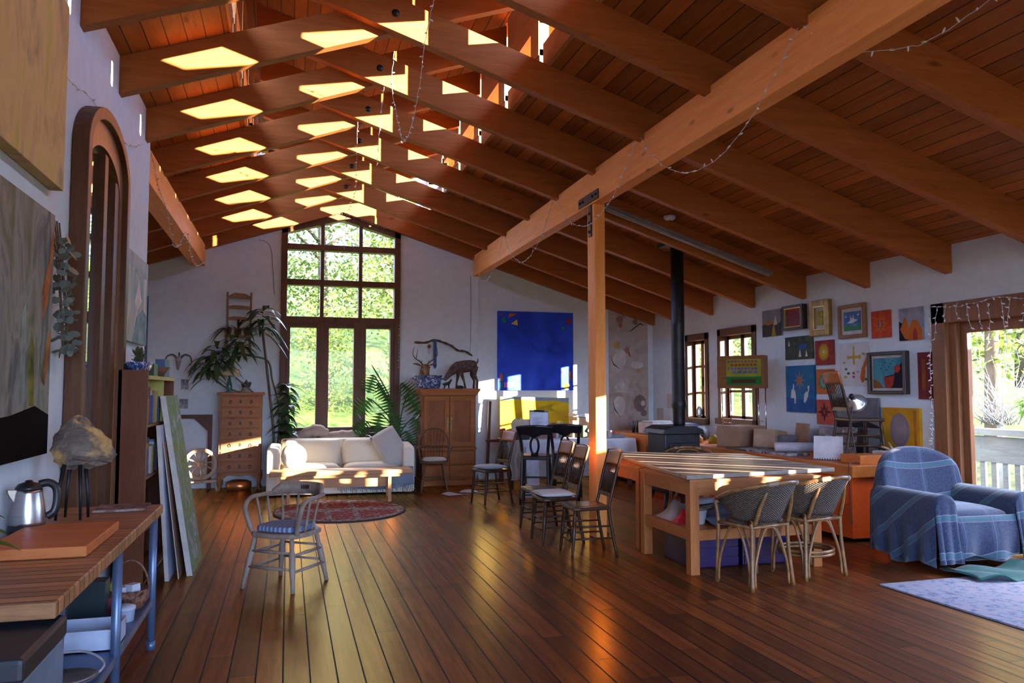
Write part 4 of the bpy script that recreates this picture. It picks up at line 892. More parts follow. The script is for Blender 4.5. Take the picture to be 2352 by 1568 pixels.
# goat figure, grazing
def quadruped(name, label, cat, loc, rz, sc, mat, spine, legs, ears, horn=None, tail=None):
    t = thing(name, label, cat, loc, rz); n = 14; b = MB(); P = [Vector(p)*sc for p, _, _ in spine]; vs = []
    for i, (c, rw_, rh) in enumerate(spine):
        tg = (P[min(i+1, len(P)-1)]-P[max(i-1, 0)]).normalized(); sy = Vector((0, 1, 0)); up = tg.cross(sy).normalized()
        for j in range(n): a = 2*pi*j/n; vs.append(P[i]+sy*rw_*sc*cos(a)+up*rh*sc*sin(a))
    k = len(spine); b.add(vs, [(i*n+j, i*n+(j+1) % n, (i+1)*n+(j+1) % n, (i+1)*n+j) for i in range(k-1) for j in range(n)]+[tuple(range(n)), tuple(range((k-1)*n, k*n))], None, True)
    for pts, rr in legs: b.tube([Vector(p)*sc for p in pts], [r*sc for r in rr], 8)
    for p, d, L in ears: leaf(b, Vector(p)*sc, d, L*sc, L*sc*.5, .2, 4, .4)
    if tail: b.tube([Vector(p)*sc for p in tail], [.02*sc, .012*sc, .006*sc], 6)
    b.obj('body', mat, t)
    if horn: MB().tube([Vector(p)*sc for p in horn], [.014*sc, .010*sc, .003*sc], 6).obj('horn', M_ANT, t)
    return t
m, tt = newmat('rough_goat_hide'); f = tt.noise(tt.obj(), 16, 6, .7); tt.fin(tt.ramp(f, (.3, (.045, .028, .022)), (.55, (.13, .085, .07)), (.72, (.24, .18, .15))), .95, 0, .2); tt.bump(f, .8, .02)
quadruped('goat_figure', 'rough dark goat figure grazing on the armoire beside the basin', 'figure', (2.82, 12.74, 1.572), 0, 1.0, m,
  [((.20, 0, .38), .05, .06), ((.17, 0, .375), .08, .09), ((.08, 0, .375), .095, .10), ((-.03, 0, .36), .10, .105), ((-.12, 0, .345), .09, .105), ((-.19, 0, .31), .06, .08), ((-.25, 0, .25), .045, .055), ((-.29, 0, .205), .045, .045), ((-.325, 0, .16), .032, .034), ((-.345, 0, .135), .018, .02)],
  [([(-.10, .05, .32), (-.105, .055, .19), (-.125, .055, .10), (-.13, .055, 0)], [.045, .026, .017, .018]), ([(-.09, -.05, .32), (-.05, -.055, .19), (-.02, -.055, .10), (0, -.055, 0)], [.045, .026, .017, .018]),
   ([(.16, .055, .36), (.135, .06, .22), (.175, .06, .13), (.165, .06, 0)], [.06, .034, .018, .018]), ([(.16, -.055, .36), (.15, -.06, .22), (.20, -.06, .13), (.195, -.06, 0)], [.06, .034, .018, .018])],
  [((-.26, .04, .25), (.3, 1, .2), .07), ((-.26, -.04, .25), (.3, -1, .2), .07)], None, [(.20, 0, .42), (.225, 0, .46), (.22, 0, .50)])
m = plain('dark_bronze', (.035, .028, .024), .5, .5)
quadruped('dog_figurine', 'tiny dark dog figurine looking up, between basin and goat', 'figurine', (2.50, 12.62, 1.572), pi, .32, m,
  [((.20, 0, .20), .06, .06), ((.10, 0, .21), .07, .08), ((0, 0, .24), .07, .08), ((-.10, 0, .28), .06, .08), ((-.16, 0, .36), .045, .055), ((-.19, 0, .42), .045, .045), ((-.26, 0, .42), .03, .03)],
  [([(-.08, .04, .26), (-.09, .045, .1), (-.09, .045, 0)], [.04, .025, .022]), ([(-.08, -.04, .26), (-.09, -.045, .1), (-.09, -.045, 0)], [.04, .025, .022]), ([(.14, .05, .2), (.11, .05, .1), (.16, .05, 0)], [.05, .025, .022]), ([(.14, -.05, .2), (.11, -.05, .1), (.16, -.05, 0)], [.05, .025, .022])], [((-.18, .03, .46), (.2, .5, 1), .06), ((-.18, -.03, .46), (.2, -.5, 1), .06)], None, [(.2, 0, .22), (.3, 0, .24), (.36, 0, .22)])
o = MB().ball((0, 0, .02), (.075, .04, .028), 12, 8).obj('dark_stone', m, loc=(2.70, 12.58, 1.572)); tag(o, 'smooth dark stone lying under the goat figure', 'stone')
b = MB(); b.tube(bez([(2.06, 13.3, 2.36), (2.25, 13.28, 2.355), (2.40, 13.26, 2.40), (2.55, 13.27, 2.365), (2.70, 13.28, 2.31), (2.82, 13.29, 2.23), (2.95, 13.3, 2.215), (3.08, 13.3, 2.14)], 5), [.012]+[.018+.004*sin(i*1.7) for i in range(33)]+[.016, .006], 8); o = b.obj('driftwood_branch', wood('dark_branch', (.16, .09, .06), (.07, .04, .03), 0, 3, 5, .9)); tag(o, 'crooked dark branch hung on the wall above the deer antlers', 'branch')
o = MB().box((-.028, -.004, -.45), (.028, .004, 0)).prism([(-.028, -.45), (.028, -.45), (0, -.5)], -.004, .004).obj('blue_ribbon', cloth('blue_ribbon_cloth', (.05, .12, .30), .7), loc=(2.405, 13.22, 2.40)); tag(o, 'blue ribbon hanging from the branch behind the right antler', 'ribbon')
o = MB().ball((0, 0, -.05), (.03, .02, .035), 10, 8).tube([(0, 0, 0), (0, 0, -.18)], .003, 4).obj('dried_pods', plain('red_brown_pod', (.20, .06, .05), .8), loc=(2.31, 13.25, 2.34)); tag(o, 'small bunch of red brown dried pods tied to the branch', 'dried pods')
# cable running up the wall to the antlers' branch
# ---------------------------------------------------------------- chairs
def spindle_legs(t, pts, mat, r=.017):
    for a, c in pts:
        a = Vector(a); c = Vector(c); MB().tube([c, c.lerp(a, .08), c.lerp(a, .22), c.lerp(a, .30), c.lerp(a, .6), c.lerp(a, .8), a], [r*.7, r*.95, r*.8, r*1.2, r*1.15, r*.85, r*.75], 9).obj('leg', mat, t)
W_WIN = wood('windsor_wood', (.16, .075, .035), (.08, .035, .016), 2, 3, 7, .35, knots=False)
t = thing('windsor_chair', 'dark hoop back windsor armchair with pale fleece pad beside the armoire', 'chair', (2.17, 11.95, 0), -.15)
b = MB(); b.lathe([(.19, .425), (.225, .44), (.225, .455), (.21, .465), (0, .455)], 24, None, 1.0, .95); b.obj('seat', W_WIN, t)
spindle_legs(t, [((-.20, -.21, 0), (-.13, -.13, .43)), ((.20, -.21, 0), (.13, -.13, .43)), ((-.2, .21, 0), (-.12, .13, .43)), ((.2, .21, 0), (.12, .13, .43))], W_WIN)
MB().tube([(-.165, -.17, .22), (-.16, .17, .22)], .009, 6).tube([(.165, -.17, .22), (.16, .17, .22)], .009, 6).tube([(-.163, 0, .22), (.163, 0, .22)], .009, 6).obj('stretcher', W_WIN, t)
MB().tube(bez([(-.20, .15, .46), (-.23, .18, .62), (-.215, .22, .80), (-.11, .25, .92), (0, .255, .945), (.11, .25, .92), (.215, .22, .80), (.23, .18, .62), (.20, .15, .46)], 6), .011, 8).obj('hoop', W_WIN, t)
for i in range(7): x = -.15+.05*i; MB().tube([(x*.85, .18, .46), (x, .235, .93-abs(x)*.9*abs(x)*4)], [.007, .005], 6).obj('spindle', W_WIN, t)
MB().tube(bez([(-.26, -.14, .66), (-.26, .02, .665), (-.215, .185, .67), (0, .245, .67), (.215, .185, .67), (.26, .02, .665), (.26, -.14, .66)], 6), .012, 8).obj('arm_rail', W_WIN, t)
for s in (-1, 1): MB().tube([(.2*s, -.08, .45), (.25*s, -.1, .66)], [.01, .009], 7).obj('arm_post', W_WIN, t)
o = MB().cushion((0, 0, 0), (.38, .36, .06), None, 8, .4).obj('fleece_pad', cloth('fleece', (.50, .40, .32), 1, 40), loc=(2.17, 11.95, .49)); o.rotation_euler = (0, 0, -.15); tag(o, 'pale fleece pad on the seat of the windsor chair', 'cushion')
# captain's chair
W_CAP = wood('worn_painted_wood', (.38, .29, .22), (.20, .13, .08), 2, 3, 5, .5)
t = thing('captains_chair', "worn grey brown captain's armchair alone on the open floor", 'chair', (.01, 6.62, 0), -.63)
def seatpoly(w, d, n=28): return [(w*cos(2*pi*i/n)*(1/max(abs(cos(2*pi*i/n)), abs(sin(2*pi*i/n)))**.62), d*sin(2*pi*i/n)*(1/max(abs(cos(2*pi*i/n)), abs(sin(2*pi*i/n)))**.62)) for i in range(n)]
MB().prism(seatpoly(.235, .225), .395, .435, 'XY').obj('seat', W_CAP, t, bevel=.01)
spindle_legs(t, [((-.235, -.235, 0), (-.17, -.17, .40)), ((.235, -.235, 0), (.17, -.17, .40)), ((-.225, .235, 0), (-.16, .17, .40)), ((.225, .235, 0), (.16, .17, .40))], W_CAP, .021)
for z, k in ((.15, .215), (.27, .196)):
    for s in (-1, 1): MB().tube([(s*k, -k, z), (s*k, 0, z), (s*k, k, z)], [.009, .014, .009], 7).obj('stretcher', W_CAP, t)
    MB().tube([(-k, -k, z+.02), (0, -k, z+.02), (k, -k, z+.02)], [.009, .014, .009], 7).obj('stretcher', W_CAP, t); MB().tube([(-k, k, z+.02), (k, k, z+.02)], .01, 7).obj('stretcher', W_CAP, t)
MB().tube(bez([(-.205, -.16, .43), (-.235, -.18, .52), (-.262, -.185, .62), (-.265, -.12, .685), (-.265, 0, .695), (-.22, .17, .70), (-.10, .25, .70), (0, .262, .70), (.10, .25, .70), (.22, .17, .70), (.265, 0, .695), (.265, -.12, .685), (.262, -.185, .62), (.235, -.18, .52), (.205, -.16, .43)], 6), .017, 9, flat=1.25).obj('arm_bow', W_CAP, t)
b = MB(); n = 24; vs = []
for i in range(n+1):
    a = radians(28)+radians(124)*i/n; q = abs(i/n*2-1); h = .085*(1-max(0, q-.72)*2.6)
    for r, z in ((.245, .70), (.272, .70), (.285, .70+h), (.258, .70+h)): vs.append((r*cos(a), r*sin(a)*.99, z))
b.add(vs, [(i*4+j, i*4+(j+1) % 4, (i+1)*4+(j+1) % 4, (i+1)*4+j) for i in range(n) for j in range(4)]+[(0, 1, 2, 3), (n*4, n*4+1, n*4+2, n*4+3)], None, True); b.obj('crest_rail', W_CAP, t)
b = MB()
for i in range(5): a = radians(82+4*i); b.bar((.235*cos(a), .235*sin(a), .735), (.285*cos(a+.05), .285*sin(a+.05), .765), .006, .028)
b.obj('handhold_slots', plain('slot_dark', (.03, .02, .015), .8), t)
for i in range(8):
    a = radians(-12+204*i/7); r = .262; top = Vector((r*cos(a), r*sin(a)*.98, .69)); bot = Vector((.205*cos(a), .195*sin(a), .43))
    MB().tube([bot, bot.lerp(top, .12), bot.lerp(top, .3), bot.lerp(top, .45), bot.lerp(top, .5), bot.lerp(top, .55), bot.lerp(top, .8), top], [.009, .011, .013, .008, .012, .008, .011, .007], 8).obj('spindle', W_CAP, t)
m, tt = newmat('striped_ticking'); q = tt.math('FRACT', tt.math('MULTIPLY', tt.sep(tt.obj())[0], 26.)); tt.fin(tt.ramp(q, (.45, (.10, .14, .26)), (.55, (.34, .38, .46))), .9, 0, .2)
o = MB().prism(seatpoly(.20, .185), -.022, .022, 'XY').obj('seat_cushion', [m], loc=(.01, 6.62, .459), bevel=.012); o.rotation_euler = (0, 0, -.63); tag(o, "blue striped flat cushion on the captain's chair", 'cushion')
# oval rug
m, tt = newmat('red_oval_rug'); o3 = tt.sep(tt.obj()); rr = tt.math('SQRT', tt.math('ADD', tt.math('POWER', tt.math('DIVIDE', o3[0], .83), 2.), tt.math('POWER', tt.math('DIVIDE', o3[1], .93), 2.)))
f = tt.noise(tt.obj(), 22, 3); c = tt.ramp(f, (.42, (.16, .025, .03)), (.58, (.24, .05, .05)), (.64, (.36, .26, .22)))
bx = tt.math('LESS_THAN', tt.math('ABSOLUTE', tt.math('SUBTRACT', tt.math('ABSOLUTE', o3[0]), .17)), .035); by = tt.math('LESS_THAN', tt.math('ABSOLUTE', o3[1]), .12)
c = tt.mix(tt.math('MAXIMUM', bx, by), c, tt.ramp(f, (.45, (.30, .24, .22)), (.55, (.12, .06, .07))))
c = tt.mix(tt.math('GREATER_THAN', rr, .86), c, tt.ramp(tt.noise(tt.obj(), 16, 2), (.45, (.10, .05, .05)), (.55, (.34, .28, .24))))
c = tt.mix(tt.math('GREATER_THAN', rr, .97), c, (.07, .05, .05)); tt.fin(c, .95, 0, .1)
o = MB().prism([(.83*cos(2*pi*i/64), .93*sin(2*pi*i/64)) for i in range(64)], 0, .014, 'XY').obj('oval_rug', m, loc=(.67, 10.38, .002)); tag(o, 'dark red patterned oval rug on the floor before the bench', 'rug')
# ---------------------------------------------------------------- middle: work tables, rattan and press-back chairs, stove
W_PINE = wood('table_pine', (.44, .15, .038), (.28, .085, .018), 2, 2, 9, .5)
W_PINEH = wood('table_pine_level', (.44, .15, .038), (.28, .085, .018), 0, 2, 9, .5)
def bench(name, label, x0, x1, y0, y1, shelf):
    t = thing(name, label, 'table', ((x0+x1)/2, (y0+y1)/2, 0)); a, c = (x1-x0)/2, (y1-y0)/2
    for sx in (-1, 1):
        for sy in (-1, 1): MB().cbox((sx*(a-.045), sy*(c-.045), .385), (.085, .085, .77)).obj('leg', W_PINE, t, bevel=.004)
    b = MB(); b.box((-a+.05, -c+.01, .66), (a-.05, -c+.05, .77)).box((-a+.05, c-.05, .66), (a-.05, c-.01, .77)).box((-a+.01, -c+.05, .66), (-a+.05, c-.05, .77)).box((a-.05, -c+.05, .66), (a-.01, c-.05, .77)); b.obj('apron', W_PINEH, t)
    MB().box((-a, -c, .77), (a, c, .795)).obj('tabletop', W_PINEH, t)
    if shelf: MB().box((-a+.01, -c+.02, .28), (a-.01, c-.02, .37)).obj('shelf', W_PINEH, t, bevel=.004)
    return t
bench('work_bench', 'pine work table with a lower shelf, near half of the big table', 3.26, 4.55, 5.98, 6.96, True)
bench('work_bench', 'pine work table under the far half of the big plywood top', 3.30, 4.62, 7.06, 8.1, False)
W_PLY = wood('weathered_plywood', (.34, .27, .20), (.18, .13, .09), 0, 1.6, 7, .36)
o = MB().prism([(3.22, 5.96), (4.87, 6.20), (4.95, 7.85), (3.62, 8.5), (3.40, 7.3)], .797, .832, 'XY').obj('plywood_top', W_PLY, bevel=.005); tag(o, 'large worn plywood sheet lying as top across both pine tables', 'tabletop')
# on and under the near table
o = MB()
R = random.Random(2); o.grid(lambda u, v: (3.55+.85*u, 6.08+.7*v, .385+.05*abs(sin(u*9+v*3))*abs(sin(v*8))+.05*sin(pi*u)*sin(pi*v)), 30, 18)
m, tt = newmat('clear_plastic_sheet'); tt.fin((.20, .24, .34), .12, 0, .8); M_PLAS = m
tag(o.obj('plastic_sheet', m), 'crumpled clear plastic sheeting spread on the lower table shelf', 'plastic sheet')
o = MB().lathe([(.07, 0), (.085, .10), (.09, .12), (.08, .12), (.07, .01), (0, .01)], 20).obj('white_tub', plain('tub_white', (.66, .66, .64), .4), loc=(3.50, 6.30, .372)); tag(o, 'white plastic tub on the lower shelf behind the front table leg', 'tub')
o = MB(); o.grid(lambda u, v: (3.32+.34*u, 6.45+.35*v, .375+.14*sin(pi*u)*sin(pi*v)*(1+.3*sin(u*11)*sin(v*7))), 18, 14); tag(o.obj('tan_cloth', cloth('tan_cotton', (.40, .30, .24), .95, 50)), 'rumpled tan cloth heaped on the lower shelf', 'cloth')
o = MB(); o.grid(lambda u, v: (3.31+.17*u, 6.28+.16*v, .375+.09*sin(pi*u)*sin(pi*v)*(1+.4*sin(u*9)*sin(v*8))), 14, 12); tag(o.obj('red_cloth', cloth('red_cotton', (.50, .012, .015), .9, 50)), 'bright red cloth bundled at the front of the lower shelf', 'cloth')
for i, (x, y, z, a, lb) in enumerate([(3.86, 6.72, .62, .3, 'white paper roll lying crosswise above the plastic sheeting'), (3.80, 6.62, .58, .5, 'brown cardboard roll above the plastic sheeting')]):
    o = MB().tube([(-.2, 0, 0), (.2, 0, 0)], .03, 12).obj('paper_roll', plain('roll_white' if i == 0 else 'roll_brown', (.60, .60, .66) if i == 0 else (.28, .17, .10), .7), loc=(x, y, .50-.05*i)); o.rotation_euler = (0, 0, a); tag(o, lb, 'roll')
o = MB().cbox((0, 0, .045), (.5, .28, .09)).obj('folded_bag', plain('grey_tote', (.30, .24, .24), .8), loc=(3.90, 6.70, .375)); tag(o, 'folded grey cloth bag under the paper rolls', 'bag')
o = MB().cbox((0, 0, .12), (.28, .22, .24)).obj('grey_bucket', plain('grey_bin_plastic', (.34, .36, .38), .35), loc=(4.15, 7.62, 0.0), bevel=.03); tag(o, 'grey plastic bin on the floor below the far table', 'bin')
M_PUR = plain('purple_plastic', (.018, .009, .055), .3)
for i, (x, lb) in enumerate([(3.62, 'dark purple plastic drawer unit under the near table, next to the front leg'), (4.12, 'purple plastic drawer unit under the table behind the rattan chairs')]):
    t = thing('drawer_unit', lb, 'storage drawers', (x, 6.45, 0))
    MB().box((-.23, -.25, .0), (.23, .28, .265)).obj('case', M_PUR, t, bevel=.012)
    for z in (.015, .10, .185): MB().box((-.22, -.262, z), (.22, -.25, z+.07)).box((-.22, -.268, z+.062), (.22, -.25, z+.072)).obj('drawer', plain('purple_front', (.025, .013, .075), .22), t)
# rattan armchairs
m, tt = newmat('grey_wicker'); v = tt.sep(tt.obj()); A = tt.math('MULTIPLY', tt.math('ARCTAN2', v[1], v[0]), 1.0)
s1 = tt.math('SINE', tt.math('MULTIPLY', A, 70.)); s2 = tt.math('SINE', tt.math('MULTIPLY', v[2], 420.)); hh = tt.math('MULTIPLY', s1, s2)
tt.fin(tt.ramp(tt.math('MULTIPLY_ADD', hh, .5, .5), (.15, (.012, .007, .004)), (.5, (.070, .045, .026)), (.85, (.19, .13, .075))), .6, 0, .4); tt.bump(hh, .8, .006); M_WKR = m
M_RAT = plain('rattan_cane', (.24, .105, .030), .35, 0, .25, .5, 14); M_BIND = plain('cane_binding', (.26, .17, .09), .5)
def rattan(label, loc, rz, ring):
    t = thing('rattan_armchair', label, 'chair', loc, rz, 'rattan armchairs at the big table')
    def sh(u, v):
        a = radians(-35)+radians(250)*u; k = max(0, sin(a)); q = abs(u*2-1)
        top = .655+.185*max(0, 1-q**1.7)+.02*(q > .9); bot = .515+.02*q+.10*max(0, q-.75)*4*.6
        z = bot+(top-bot)*v; r = .205+.085*v+.02*v*k
        return (r*cos(a)*1.04, r*sin(a)*.95+.02+.05*v*k, z)
    b = MB(); b.grid(sh, 48, 10); b.obj('wicker_shell', M_WKR, t, solid=.012)
    MB().tube([sh(i/48, 1.0) for i in range(49)], .017, 9).obj('top_rail', M_RAT, t)
    MB().tube([sh(i/48, 1.0) for i in range(18, 22)], .021, 9).obj('binding', M_BIND, t); MB().tube([sh(i/48, 1.0) for i in range(28, 31)], .021, 9).obj('binding', M_BIND, t)
    MB().lathe([(0, .485), (.19, .485), (.205, .495), (.205, .51), (.19, .518), (0, .522)], 26, None, 1, .95).obj('seat', M_WKR, t)
    L = [(-.20, -.17), (.20, -.17), (-.20, .185), (.20, .185)]
    b = MB()
    for p, q in ((0, 1), (1, 3), (3, 2), (2, 0)): b.tube([(L[p][0], L[p][1], .48), (L[q][0], L[q][1], .48)], .015, 8)
    b.obj('seat_frame', M_RAT, t)
    for i, (x, y) in enumerate(L):
        f = 1.06 if y < 0 else 1.14; up = .52 if y > 0 else .66
        MB().tube(bez([(x*f, y*f, 0), (x*1.02, y*1.02, .30), (x, y, .5), (x*1.08, y*(1.1 if y < 0 else 1.0), up)], 5), .0155, 9).obj('leg', M_RAT, t)
    MB().tube(bez([(-.185, .20, .50), (-.165, .255, .66), (-.12, .295, .79), (0, .315, .815), (.12, .295, .79), (.165, .255, .66), (.185, .20, .50)], 6), .0155, 9).obj('back_hoop', M_RAT, t)
    for p, q in ((0, 1), (1, 3), (3, 2), (2, 0)):
        (x0, y0), (x1, y1) = L[p], L[q]; P = lambda f, z, k: (x0+(x1-x0)*f+(x0*.07 if f < .5 else x1*.07)*k, y0+(y1-y0)*f+(y0*.07 if f < .5 else y1*.07)*k, z)
        MB().tube(bez([P(.08, .02, 1.3), P(.10, .2, .8), P(.32, .43, 0), P(.5, .47, 0), P(.68, .43, 0), P(.90, .2, .8), P(.92, .02, 1.3)], 5), .0105, 7).obj('brace', M_RAT, t)
    if ring:
        for z in (.185, .215): MB().tube([(.225*cos(2*pi*i/28), .21*sin(2*pi*i/28), z) for i in range(28)], .0135, 8, True).obj('foot_ring', M_RAT, t)
    return t
ra = rattan('grey wicker and rattan armchair at the table, nearest its front corner leg', (3.62, 5.63, 0), pi+.245, False)
rb = rattan('rattan armchair with double foot ring, beside the other wicker chair', (4.25, 5.80, 0), pi+.18, True)
rc = dup(ra, (4.62, 8.52, 0), -.5, 'rattan armchair half hidden beyond the far end of the big table')
# press-back chairs
W_PRS = wood('dark_pressback_wood', (.060, .024, .010), (.028, .011, .005), 2, 2.5, 8, .32, knots=False)
W_CRST = wood('pressback_crest', (.36, .13, .04), (.24, .075, .022), 0, 2.5, 8, .35, knots=False)
def pressback(label, loc, rz, back=.26):
    t = thing('press_back_chair', label, 'chair', loc, rz, 'press back chairs')
    MB().prism([(-.20, -.19), (.20, -.19), (.215, -.12), (.18, .19), (-.18, .19), (-.215, -.12)], .43, .465, 'XY').obj('seat', W_PRS, t, bevel=.01)
    MB().prism([(-.15, -.14), (.15, -.14), (.13, .14), (-.13, .14)], .462, .468, 'XY').obj('seat_panel', W_PRS, t)
    for x in (-.17, .17):
        a, c = Vector((x*1.12, -.19, 0)), Vector((x*.98, -.155, .43)); MB().tube([a, a.lerp(c, .1), a.lerp(c, .35), a.lerp(c, .6), a.lerp(c, .66), a.lerp(c, .7), a.lerp(c, .9), c], [.012, .014, .017, .021, .014, .021, .018, .016], 9).obj('leg', W_PRS, t)
        MB().tube(bez([(x*1.05, .25, 0), (x*.98, .18, .40), (x*1.0, .20, .55), (x*1.02, .26, .80), (x*1.02, .31, .97)], 5), [.016]*15+[.014]*5+[.012], 8, flat=.8).obj('back_post', W_PRS, t)
    for z in (.14, .25):
        MB().tube([(-.18, -.175, z), (.18, -.175, z)], [.009, .009], 7).obj('stretcher', W_PRS, t)
        for s in (-1, 1): MB().tube([(.178*s, -.175, z+.03), (.175*s, 0, z+.03), (.172*s, .21, z+.03)], [.008, .011, .008], 7).obj('stretcher', W_PRS, t)
    b = MB(); b.grid(lambda u, v: (-.185+.37*u, .268+.042*v+.022*(1-(2*u-1)**2)-(.0), .83+.135*v*(1+.12*(1-(2*u-1)**2))), 14, 5); b.obj('crest_rail', W_CRST, t, solid=.02)
    MB().bar((-.17, .205, .56), (.17, .205, .56), .018, .04).obj('lower_rail', W_PRS, t)
    for i in range(8): x = -.13+.26*i/7; MB().tube([(x, .207, .57), (x, .225, .66), (x, .245, .74), (x, .272, .84)], [.006, .008, .006, .006], 6).obj('spindle', W_PRS, t)
    return t
pa = pressback('dark press back chair with sunlit orange crest, nearest the table corner', (2.74, 7.06, 0), -1.62)
pb_ = dup(pa, (2.66, 7.72, 0), -1.57, 'dark press back chair with a pale pad, in front of the post')
pc = dup(pa, (2.74, 8.38, 0), -1.52, 'dark press back chair behind the one with the pale pad')
pd = dup(pa, (2.70, 10.55, 0), -1.3, 'dark press back chair with grey pad, near the armoire corner')
o = MB().cushion((0, 0, 0), (.40, .40, .05), None, 8, .3).obj('seat_pad', cloth('pale_pad', (.52, .47, .42), .95, 60), loc=(2.64, 7.72, .493)); tag(o, 'pale folded pad on the middle press back chair', 'cushion')
o = MB().cushion((0, 0, 0), (.38, .38, .055), None, 8, .3).obj('seat_pad', cloth('grey_ribbed_pad', (.34, .34, .35), .95, 60), loc=(2.69, 10.54, .497)); o.rotation_euler = (0, 0, .3); tag(o, 'grey ribbed pad on the chair near the armoire', 'cushion')
# black bar stools
M_BLK = plain('black_lacquer', (.010, .011, .014), .22, 0, .1, .6)
W_SEAT = wood('stool_seat', (.26, .10, .04), (.15, .055, .02), 0, 2.5, 8, .35, knots=False)
def barstool(label, loc, rz):
    t = thing('bar_stool', label, 'bar stool', loc, rz, 'black bar stools')
    MB().prism([(-.20, -.19), (.20, -.19), (.19, .19), (-.19, .19)], .60, .65, 'XY').obj('seat_frame', M_BLK, t, bevel=.01)
    MB().prism([(-.19, -.18), (.19, -.18), (.18, .17), (-.18, .17)], .65, .662, 'XY').obj('seat', W_SEAT, t)
    for x in (-.175, .175):
        MB().bar((x*1.08, -.19, 0), (x, -.165, .6), .04).obj('leg', M_BLK, t)
        MB().tube(bez([(x*1.08, .21, 0), (x, .175, .62), (x*1.04, .19, .80), (x*1.18, .27, 1.05)], 5), .022, 8).obj('back_post', M_BLK, t)
    for y, z in ((-.18, .20), (.19, .25), (-.18, .33)): MB().bar((-.18, y, z), (.18, y, z), .025).obj('stretcher', M_BLK, t)
    for s in (-1, 1): MB().bar((.18*s, -.18, .28), (.18*s, .19, .28), .025).obj('stretcher', M_BLK, t)
    b = MB(); b.grid(lambda u, v: ((u-.5)*.50*(1-.1*(1-v)), .235+.035*v+.06*(1-(2*u-1)**2), .95+.105*v+.02*(1-(2*u-1)**2)*(v > .5)+(.0 if v > .5 else -.05*max(0, 1-abs(2*u-1)*2.4))), 20, 6); b.obj('crest', M_BLK, t, solid=.022)
    MB().tube([(.055*cos(a), .205+.05*((sin(a)+1)/2), .80+.115*sin(a)) for a in [2*pi*i/24 for i in range(24)]], .016, 8, True).obj('oval_splat', M_BLK, t)
    MB().bar((0, .195, .66), (0, .205, .69), .10, .03).obj('splat_foot', M_BLK, t)
    return t
ba = barstool('black bar stool with oval splat, the one beside the grey padded chair', (3.30, 10.36, 0), 2.75)
bb_ = dup(ba, (3.84, 10.62, 0), 2.7, 'black bar stool with oval splat, the one closer to the wooden post')
# stove
t = thing('wood_stove', 'black cast iron wood stove with tall flue pipe behind the big table', 'stove', (4.82, 9.25, 0))
b = MB(); b.box((-.25, -.24, .25), (.25, .26, 1.0)); b.obj('body', M_BLACK, t, bevel=.02)
b = MB(); b.prism([(-.29, .99), (.29, .99), (.27, 1.05), (.16, 1.09), (-.16, 1.09), (-.27, 1.05)], -.28, .30); b.obj('top_plate', M_BLACK, t, bevel=.008)
for x in (-.2, .2):
    for y in (-.18, .2): MB().tube([(x*1.15, y*1.15, 0), (x*1.2, y*1.2, .08), (x, y, .26)], [.022, .02, .035], 8).obj('leg', M_BLACK, t)
d = MB().box((-.19, -.26, .40), (.19, -.24, .88)).obj('door', M_BLACK, t, bevel=.01); MB().tube([(.14, -.275, .6), (.14, -.29, .64), (.14, -.275, .68)], .008, 6).obj('handle', M_BRASS, d)
b = MB().lathe([(.075, 1.08), (.08, 1.12), (.085, 1.30), (.097, 1.34), (.097, 1.40), (.088, 1.42), (.086, 2.4), (.088, 2.41), (.086, 2.42), (.084, 3.46)], 22, Matrix.Translation((.08, 0, 0))); b.obj('flue_pipe', M_BLACK, t)
MB().box((-.10, -.2, 3.44), (.28, .2, 3.5)).obj('ceiling_box', M_BLACK, t)
# strip light and smoke alarm up on the rafters
t = thing('strip_light', 'long thin fluorescent strip light fixed along a rafter in the right aisle', 'light', (0, 0, 0)); t.location = (4.75, 8.62, zr(4.75)+.06)
al = atan2(RSL, 1); t.rotation_euler = (0, al, 0)
MB().box((-1.2, -.03, -.01), (1.2, .03, .035)).obj('housing', plain('strip_grey', (.16, .14, .13), .5), t); MB().tube([(-1.17, 0, -.03), (1.17, 0, -.03)], .013, 10).obj('tube', plain('dim_tube', (.34, .30, .28), .4), t)
t = thing('smoke_alarm', 'small round white smoke alarm fixed above the strip light', 'smoke alarm', (4.35, 8.38, 3.62)); MB().lathe([(.0, -.05), (.05, -.045), (.07, -.03), (.075, 0), (0, 0)], 20).obj('cover', M_WPL, t); MB().lathe([(0, -.056), (.018, -.054), (.018, -.045)], 10).obj('button', M_STEEL, t)
